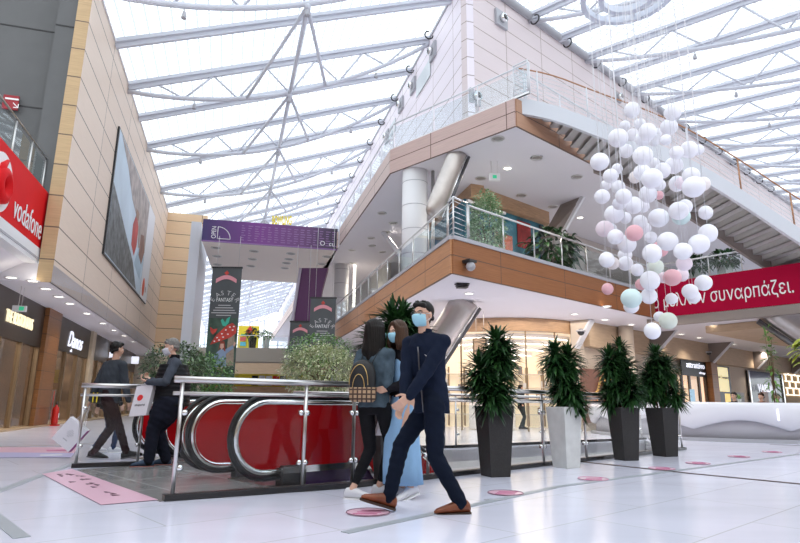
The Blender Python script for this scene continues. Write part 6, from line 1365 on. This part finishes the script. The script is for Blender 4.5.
mb = MB(); R = []
for z, a, b in ((-.02,.105,.06),(.0,.13,.075),(.16,.135,.08),(.26,.13,.075),(.33,.105,.06),(.37,.06,.035),(.38,.01,.01)):
    R.append([bp0+Z*z+TR*(a*cos(t)*(abs(cos(t))**-.25 if abs(cos(t)) > .05 else 1))+T*(b*sin(t)*(abs(sin(t))**-.25 if abs(sin(t)) > .05 else 1)) for t in [k/20*2*pi+.01 for k in range(20)]])
M['bag_black'] = mat('black_bag_fabric', (.012,.012,.013), .6); M['goldm'] = mat('gold_metal', (.75,.52,.20), .3, 1)
mb.rings(R); mb.build('bag_body', M['bag_black'], r_)
def check_mat():
    m, t, b = nt('checked_fabric'); N = t.nodes.new; tc = N('ShaderNodeTexCoord'); ck = N('ShaderNodeTexBrick'); ck.offset = 0; ck.inputs['Scale'].default_value = 1; ck.inputs['Brick Width'].default_value = .045; ck.inputs['Row Height'].default_value = .045; ck.inputs['Mortar Size'].default_value = .008
    sp = N('ShaderNodeSeparateXYZ'); cb = N('ShaderNodeCombineXYZ'); lk(t, tc.outputs['Object'], sp.inputs[0]); lk(t, sp.outputs[0], cb.inputs[0]); lk(t, sp.outputs[2], cb.inputs[1]); lk(t, cb.outputs[0], ck.inputs['Vector'])
    ck.inputs['Color1'].default_value = (.50,.34,.20,1); ck.inputs['Color2'].default_value = (.42,.27,.15,1); ck.inputs['Mortar'].default_value = (.06,.03,.02,1); lk(t, ck.outputs[0], b.inputs['Base Color']); b.inputs['Roughness'].default_value = .7; return m
mb = MB(); mb.rings([[bp0+Z*z+TR*(a*cos(t)*(abs(cos(t))**-.25 if abs(cos(t)) > .05 else 1))+T*(b*sin(t)*(abs(sin(t))**-.25 if abs(sin(t)) > .05 else 1)) for t in [k/20*2*pi+.01 for k in range(20)]] for z, a, b in ((-.03,.105,.06),(-.005,.137,.082),(.10,.140,.084),(.11,.135,.08))]); mb.build('checked_base', check_mat(), r_)
for rr_ in (1.0,.62):
    mb = MB(); mb.tube([bp0+TR*(.105*rr_*cos(t))+Z*(.13+.20*rr_*sin(t)+ (0 if rr_==1 else -.02))-T*(.080+.004-.02*(abs(sin(t))**3 if rr_==1 else 0)) for t in [k/14*pi for k in range(15)]], .004, 5); mb.build('zip', M['goldm'], r_)
for sgn in (-1,1):
    c = bp0+TR*.07*sgn; s_ = m2['S'][0 if sgn < 0 else 1]; ctr = m2['sh']+TR*.085*sgn
    mb = MB(); mb.tube([bp0+Z*.32+TR*.06*sgn+T*.04, ctr-T*.075+Z*.02, ctr+Z*.052, ctr+T*.085-Z*.03, ctr+T*.10-Z*.20+TR*.02*sgn, c+T*.16+Z*.06+TR*.06*sgn, bp0+TR*.12*sgn+T*.03+Z*.03], 0, sq=(.035,.008)); mb.build('strap', M['bag_black'], r_)
# shopping bags held by her
def paperbag(c, rt, up, w, h, d, m1_, m2_, label, handle_to=None, name='shopping_bag', prints=None):
    rt, up = V(rt).normalized(), V(up).normalized(); n = rt.cross(up).normalized(); r_ = thing(name, label, 'bag', V(c)); o = V(c)-rt*w/2
    mb = MB(); mb.prism([o-n*d/2, o+rt*w-n*d/2, o+rt*w+n*d/2, o+n*d/2], up*h); mb.build('bag_body', m1_, r_)
    mb = MB(); mb.para(o+rt*w-n*d*.52, n*d*1.04, rt*.004, up*h); mb.build('side_gusset', m2_, r_)
    for sgn in (-1,1):
        q = V(c)+up*h+n*d*.45*sgn; tp = handle_to if handle_to is not None else q+up*.16; mb = MB(); mb.tube([q-rt*w*.22, (q-rt*w*.15).lerp(tp,.6), tp, (q+rt*w*.15).lerp(tp,.6), q+rt*w*.22], .004, 5); mb.build('handle', m1_, r_)
    return r_, o, rt, up, n
wp = mat('white_paper', (.74,.72,.76), .6); mag = mat('magenta_paper', (.30,.02,.20), .5); pk = mat('deep_violet_paper', (.12,.01,.09), .5)
hb = m2['wr'][1]; bb, o, rt, up, n = paperbag(V((X(388,Yw+.16),Yw+.18,.58)), (1,.25,0), (.28,0,1), .26, .33, .09, wp, mag, 'white and magenta shopping bag hanging from the denim-jacketed woman', handle_to=hb-Z*.06)
mb = MB(); mb.para(o+rt*.10-n*.052*-1*-1, rt*.155, n*.004, up*.325); mb.build('violet_panel', pk, bb)
# --- woman in the light blue dress, half hidden
b3 = onZ(406,505,0); Yd = b3.y+.42; base = V((X(404,Yd), Yd, 0)); g1 = rel(411,494,Yd-.08,base); g2 = rel(402,492,Yd+.06,base)
m3 = person('woman in a long light blue dress and blue face mask between the other two walkers', base, 1.66, (-.75,-.6), (0.0,0,.543), [(g1[0],g1[1],.10),(g2[0],g2[1],.078)], [rel(389,388,Yd-.16,base), rel(410,404,Yd-.0,base), (-.075,-.03,-.01)], (-.70,-.68,-.12), hair='mid', hair_m=hair_br, top_m=cloth('black_cardigan', (.012,.011,.014)), pants_m=None, shoe_m=(white_sn, M['print_white']), female=True, mask='mask_blue', toes=[(-.75,-.6,-.25),(-.9,-.3,0)], hem=.56, voxel=.008)
mb = MB(); P = m3['P']; lv = []
for z, a, b, dx in ((.13,.20,.17,.0),(.30,.18,.17,-.01),(.50,.165,.16,-.015),(.70,.16,.14,-.01),(.86,.155,.125,0),(.98,.135,.10,0),(1.12,.145,.115,0),(1.28,.165,.118,0),(1.36,.10,.09,0),(1.40,.05,.05,0)):
    lv.append([V((base.x+dx,base.y,z))+m3['TR']*(a*cos(t)*(1+.05*sin(7*t)*(z < .9)))+m3['T']*(b*1.12*sin(t)*(1+.05*cos(6*t)*(z < .9))) for t in [k/40*2*pi for k in range(40)]])
mb.rings(lv); mb.build('dress', blue, m3['root'])
# --- man in dark grey sweater walking away
b4 = onZ(108,459,0); Yg = b4.y; base = V((X(108,Yg), Yg, 0)); q1 = rel(89,449,Yg,base); q2_ = rel(131,449,Yg+.05,base); sweat = cloth('dark_grey_sweater', (.045,.052,.062), .15)
m4 = person('man in a dark grey sweater walking away behind the left glass railing', base, 1.80, (.92,.38), (0,0,.515), [(q1[0]+.03,q1[1]+.1,.095),(q2_[0]-.06,q2_[1],.08)], [rel(86,412,Yg+.0,base), rel(131,415,Yg+.05,base)], (.55,.83,.02), torso=(.45,.9), lean=(.06,.0), hair='short', hair_m=hair_k, top_m=sweat, pants_m=cloth('maroon_black_trousers', (.022,.010,.012)), shoe_m=(blacksh, mat('dark_grey_sole', (.12,.12,.13), .6)), toes=[(.9,.3,-.15),(.95,.2,.15)], build_=1.05, voxel=.009, hem=.47, skin='skin2')
hb = m4['wr'][0]-Z*.05; bb, o, rt, up, n = paperbag(V((X(67,Yg-.2),Yg-.2,.22)), (.80,.1,-.62), (.62,0,.80), .34, .40, .10, wp, mag, 'white paper shopping bag with magenta side swinging from the grey sweater man\'s hand', handle_to=hb)
mb = MB(); c = o+rt*.17+up*.22+n*.0
for sg in (1,-1):
    for k in range(5): yy = -.05+k*.025; ww = (.02,.045,.06,.045,.02)[k]; mb.tube([c-rt*ww+up*yy+n*.053*sg, c+rt*ww+up*yy+n*.053*sg], .003, 4)
mb.build('oval_emblem', M['grey_metal'], bb); mb = MB(); mb.para(o+rt*.13+up*.10+n*.050, rt*.08, n*.003, up*.012); mb.para(o+rt*.13+up*.10-n*.053, rt*.08, n*.003, up*.012); mb.build('small_print', M['grey_metal'], bb)
q = m4['P']-m4['T']*.19+Z*.02; r_ = thing('waist_pouch', 'black and yellow pouch hanging at the back of the grey sweater man', 'pouch', q-Z*.12)
mb = MB(); mb.prism([q+m4['TR']*x+Z*z for x, z in ((-.07,-.10),(.07,-.10),(.08,.07),(-.08,.07))], -m4['T']*.05); mb.build('pouch_body', M['black'], r_)
for sx in (-1,1): mb = MB(); mb.prism([q-m4['T']*.051+m4['TR']*(x+.045*sx)+Z*z for x, z in ((-.012,-.09),(.012,-.09),(.012,.06),(-.012,.06))], -m4['T']*.004); mb.build('yellow_stripe', M['yellow'], r_)
# --- person walking behind him (only legs show)
base = V((X(113,Yg+1.3), Yg+1.1, 0)); person('person in navy leggings and white shoes hidden behind the grey sweater man', base, 1.62, (.8,.6), (0,0,.515), [(-.14,0,.09),(.16,.05,.08)], [(-.22,.1,.75),(.22,.1,.75)], (.8,.6,0), hair='short', hair_m=hair_br, top_m=black, pants_m=cloth('navy_leggings', (.02,.035,.09)), shoe_m=(white_sn, M['print_white']), pants_w=.9, build_=.9, female=True, voxel=.012)
# --- older man with vest
b5 = onZ(156,466,0); Yo = b5.y; base = V((X(170,Yo), Yo, 0)); o1 = rel(149,458,Yo-.1,base); o2 = rel(166,458,Yo+.15,base); slate = cloth('blue_grey_sleeves', (.060,.070,.090), .1)
m5 = person('older grey-haired man in a black padded vest holding a phone and a white bag', base, 1.77, (-.95,-.30), (.02,0,.515), [(o1[0],o1[1],.08),(o2[0],o2[1],.08)], [rel(148,382,Yo-.25,base), rel(152,380,Yo-.05,base), (-.05,-.02,-.01)], (-.86,-.42,-.22), torso=(-.90,-.42), lean=(-.03,0), hair='grey', hair_m=hair_g, top_m=slate, pants_m=cloth('dark_navy_trousers', (.012,.014,.024)), shoe_m=(mat('navy_trainer', (.03,.06,.11), .6), mat('red_white_sole', (.45,.16,.14), .6)), mask='mask_grey', build_=1.42, pants_w=1.40, hem=.46, vest=True, toes=[(-.9,-.35,0),(-.9,-.2,0)], voxel=.009, curl=.9, palms=[((.2,.3,1),(-.3,.8,.2),(-.8,-.2,.3)),((.2,-.3,1),(-.3,-.8,.2),(-.8,.2,.3))], elbow=[(.5,-.5,-.9),(.5,.5,-.9)])
mb = MB(); H = 1.77; R = []
zz = -.095
while zz < .54:
    k = .55+.45*abs(sin((zz+.095)/.06*pi))**.6; a = (.150 if zz < .30 else .150-(zz-.30)*.24)*H*1.06; b = (.142-(max(0,zz-.28))*.15)*H; a = a*(.90+.10*k) if zz < .5 else .055*H; b = b*(.90+.10*k) if zz < .5 else .05*H
    R.append([m5['P']+Z*zz+m5['ln']*zz+m5['TR']*a*cos(t)+m5['T']*b*sin(t) for t in [j/28*2*pi for j in range(28)]]); zz += .0125
mb.rings(R); mb.build('padded_vest', cloth('black_padded_nylon', (.010,.010,.012), .1, 5, .45), m5['root'])
collar_(m5, black, .075, .06)
hb = (m5['wr'][0]+m5['wr'][1])/2
ph = hb+V((-.10,-.02,.035)); r_ = thing('smartphone', 'dark smartphone held by the older man in the black vest', 'phone', ph); mb = MB(); mb.box(ph, (.15,.075,.009), .25); mb.build('case', M['black'], r_); mb = MB(); mb.box(ph+Z*.005, (.138,.066,.001), .25); mb.build('screen', mat('phone_screen', (.01,.012,.02), .08), r_)
bc = V((X(141,Yo-.22),Yo-.20,0)); zt_b = hb.z-.03; bb, o, rt, up, n = paperbag(V((bc.x-.02,bc.y,zt_b-.45)), (1,-.15,.10), (.16,0,1), .25, .42, .09, wp, wp, 'white plastic shopping bag with a red spot in the older man\'s hands', handle_to=m5['wr'][0]+V((-.05,0,-.02)))
rd = mat('spot_red', (.75,.03,.03), .5); c = o+rt*.10+up*.25
for sg in (1,-1):
    mb = MB(); q = c+n*.047*sg; mb.rings([[q+rt*cos(k/16*2*pi)*r2_+up*sin(k/16*2*pi)*r2_+n*d_*sg for k in range(16)] for r2_, d_ in ((.042,0),(.042,.004),(.004,.004))], smooth=False); mb.build('red_spot', rd, bb)
nn_ = n if n.y < 0 else -n; rt_ = rt if nn_ is n else rt
text('lettering', 'shopping', o+rt*.05+up*.13+nn_*.049, rt, up, .035, M['black'], bb, width=.15, ext=.002)
# --- distant people beyond the opening
def far(px, py_feet, H, face, top, pants, label, hair='short', hm=hair_k, **k):
    q = onZ(px, py_feet, 0); return person(label, q, H, face, (0,0,.515), [(-.06+face[0]*.12,face[1]*.12-.06,.08),(.06-face[0]*.12,.06-face[1]*.12,.08)], [(.22*face[1]-.05,-.1-.2*face[0],.82),(-.22*face[1],.1+.2*face[0],.82)], (face[0],face[1],0), hair=hair, hair_m=hm, top_m=top, pants_m=pants, shoe_m=(blacksh, darksole), voxel=.016, detail=False, **k)
redc = cloth('red_coat', (.55,.02,.03)); greyc = cloth('pale_grey_outfit', (.42,.42,.44))
far(570,431,1.68,(-.5,.85),redc,black,'distant person in a red coat before the curved shop',hair='mid',female=True)
far(522,429,1.66,(.9,.3),black,cloth('dark_green_trousers', (.02,.03,.03)),'distant person in black left of the white planter')
far(596,429,1.72,(-.9,-.3),greyc,greyc,'distant person in pale grey between the white and third planters')
far(633,428,1.72,(-.6,.8),cloth('denim_blue_top', (.10,.15,.25)),black,'distant person in blue hidden behind the right planters')
for i, (px, lab, hm, c) in enumerate(((735,'seated person with dark hair behind the white counter, nearest its left end',hair_k,black),(762,'seated person with brown hair behind the middle of the white counter',hair_br,cloth('brown_top', (.15,.06,.04))),(778,'seated person in a green top behind the white counter near the right edge',hair_g,cloth('green_top', (.06,.10,.07))))):
    q = atY(px, 404, 19.0+i*.5); q.z = 0
    person(lab, q, 1.70, (-.9,-.4), (0,0,.31), [(-.38,-.18,.08),(-.38,.0,.08)], [(-.25,-.22,.74),(-.28,.05,.74)], (-.9,-.4,0), hair='short', hair_m=hm, top_m=c, pants_m=black, shoe_m=(blacksh, darksole), voxel=.016, detail=False)
    r_ = thing('stool', 'low round stool under the '+lab.split(',')[0].split(' behind')[0], 'stool', q); mb = MB(); mb.disc(q+Z*.40, .2, .05, 18); mb.build('seat', M['black'], r_)
    mb = MB(); mb.tube([q+Z*.02, q+Z*.4], .03, 8); mb.build('stem', M['steel'], r_); mb = MB(); mb.disc(q, .2, .02, 18); mb.build('foot', M['steel'], r_)
# ------------------------------------------------------------------ lamps of the hall, with added fill lights
def spot(p, pw, col=(1,.9,.78), ang=130, r=.12):
    l = bpy.data.lights.new('downlight_bulb', 'SPOT'); l.energy = pw; l.color = col; l.spot_size = radians(ang); l.spot_blend = .8; l.shadow_soft_size = r
    o = bpy.data.objects.new('downlight_bulb', l); COL.objects.link(o); o.location = p
def area(p, sx, sy, pw, col=(1,.9,.78), rot=(0,0,0)):
    l = bpy.data.lights.new('lamp_panel', 'AREA'); l.shape = 'RECTANGLE'; l.size = sx; l.size_y = sy; l.energy = pw; l.color = col
    o = bpy.data.objects.new('lamp_panel', l); COL.objects.link(o); o.location = p; o.rotation_euler = rot
for x, y in ((59,296.2),(87,313.2),(114,330)): spot(onZ(x,y,SZ1)-Z*.08, 90)
for x, y in ((469,293),(574.5,313.7),(606.5,306),(661,334),(699,337.5),(725.5,319),(763,351)): spot(onZ(x,y,SZ1)-Z*.08, 130)
for x, y in ((507.5,168),(580,217.3)): spot(onZ(x,y,SZ2)-Z*.08, 260)
for t in (10,17,24): spot(L(t,oA+2.2,SZ1-.05), 120)  # fill spots without fittings, added to brighten the ground floor at left
for t in (8,16,24): spot(L(t,oA+2.0,SZ2-.05), 260)  # fill spots without fittings, added to brighten the lower gallery
area((3.6,23.2,3.6), 6, 2.5, 70); area((3.2,19.5,3.9), 6, 3.0, 130); area((7.5,20.0,3.9), 4, 4.0, 90); area((2.5,9.0,-.6), 5, 2, 120, (1,.96,.9)); area(V((e0.x+1.2,e0.y,FL2))+sn*-1.6+Z*3.6, 4, .6, 90)  # area lights added to brighten curved shop, walkway, basement and mural
for s in (4,12,20,28): spot(W(s,oR+2,SZ1-.05), 150)  # fill spots without fittings, added along the right-hand shops
for t in (st(40)-5, (tB0+tB1)/2, tB1+4, tB1+10): area(L(t,oS-2.2,SZ1-.2), 3, 1.5, 60)
# ------------------------------------------------------------------ light
w = bpy.data.worlds.new('world'); SC.world = w; w.use_nodes = True
bg = w.node_tree.nodes['Background']; bg.inputs[0].default_value = (.90, .95, 1, 1); bg.inputs[1].default_value = 2.0
SC.view_settings.view_transform = 'Standard'; SC.view_settings.look = 'None'; SC.view_settings.gamma = 1; SC.view_settings.exposure = .1
SC.view_settings.use_curve_mapping = False
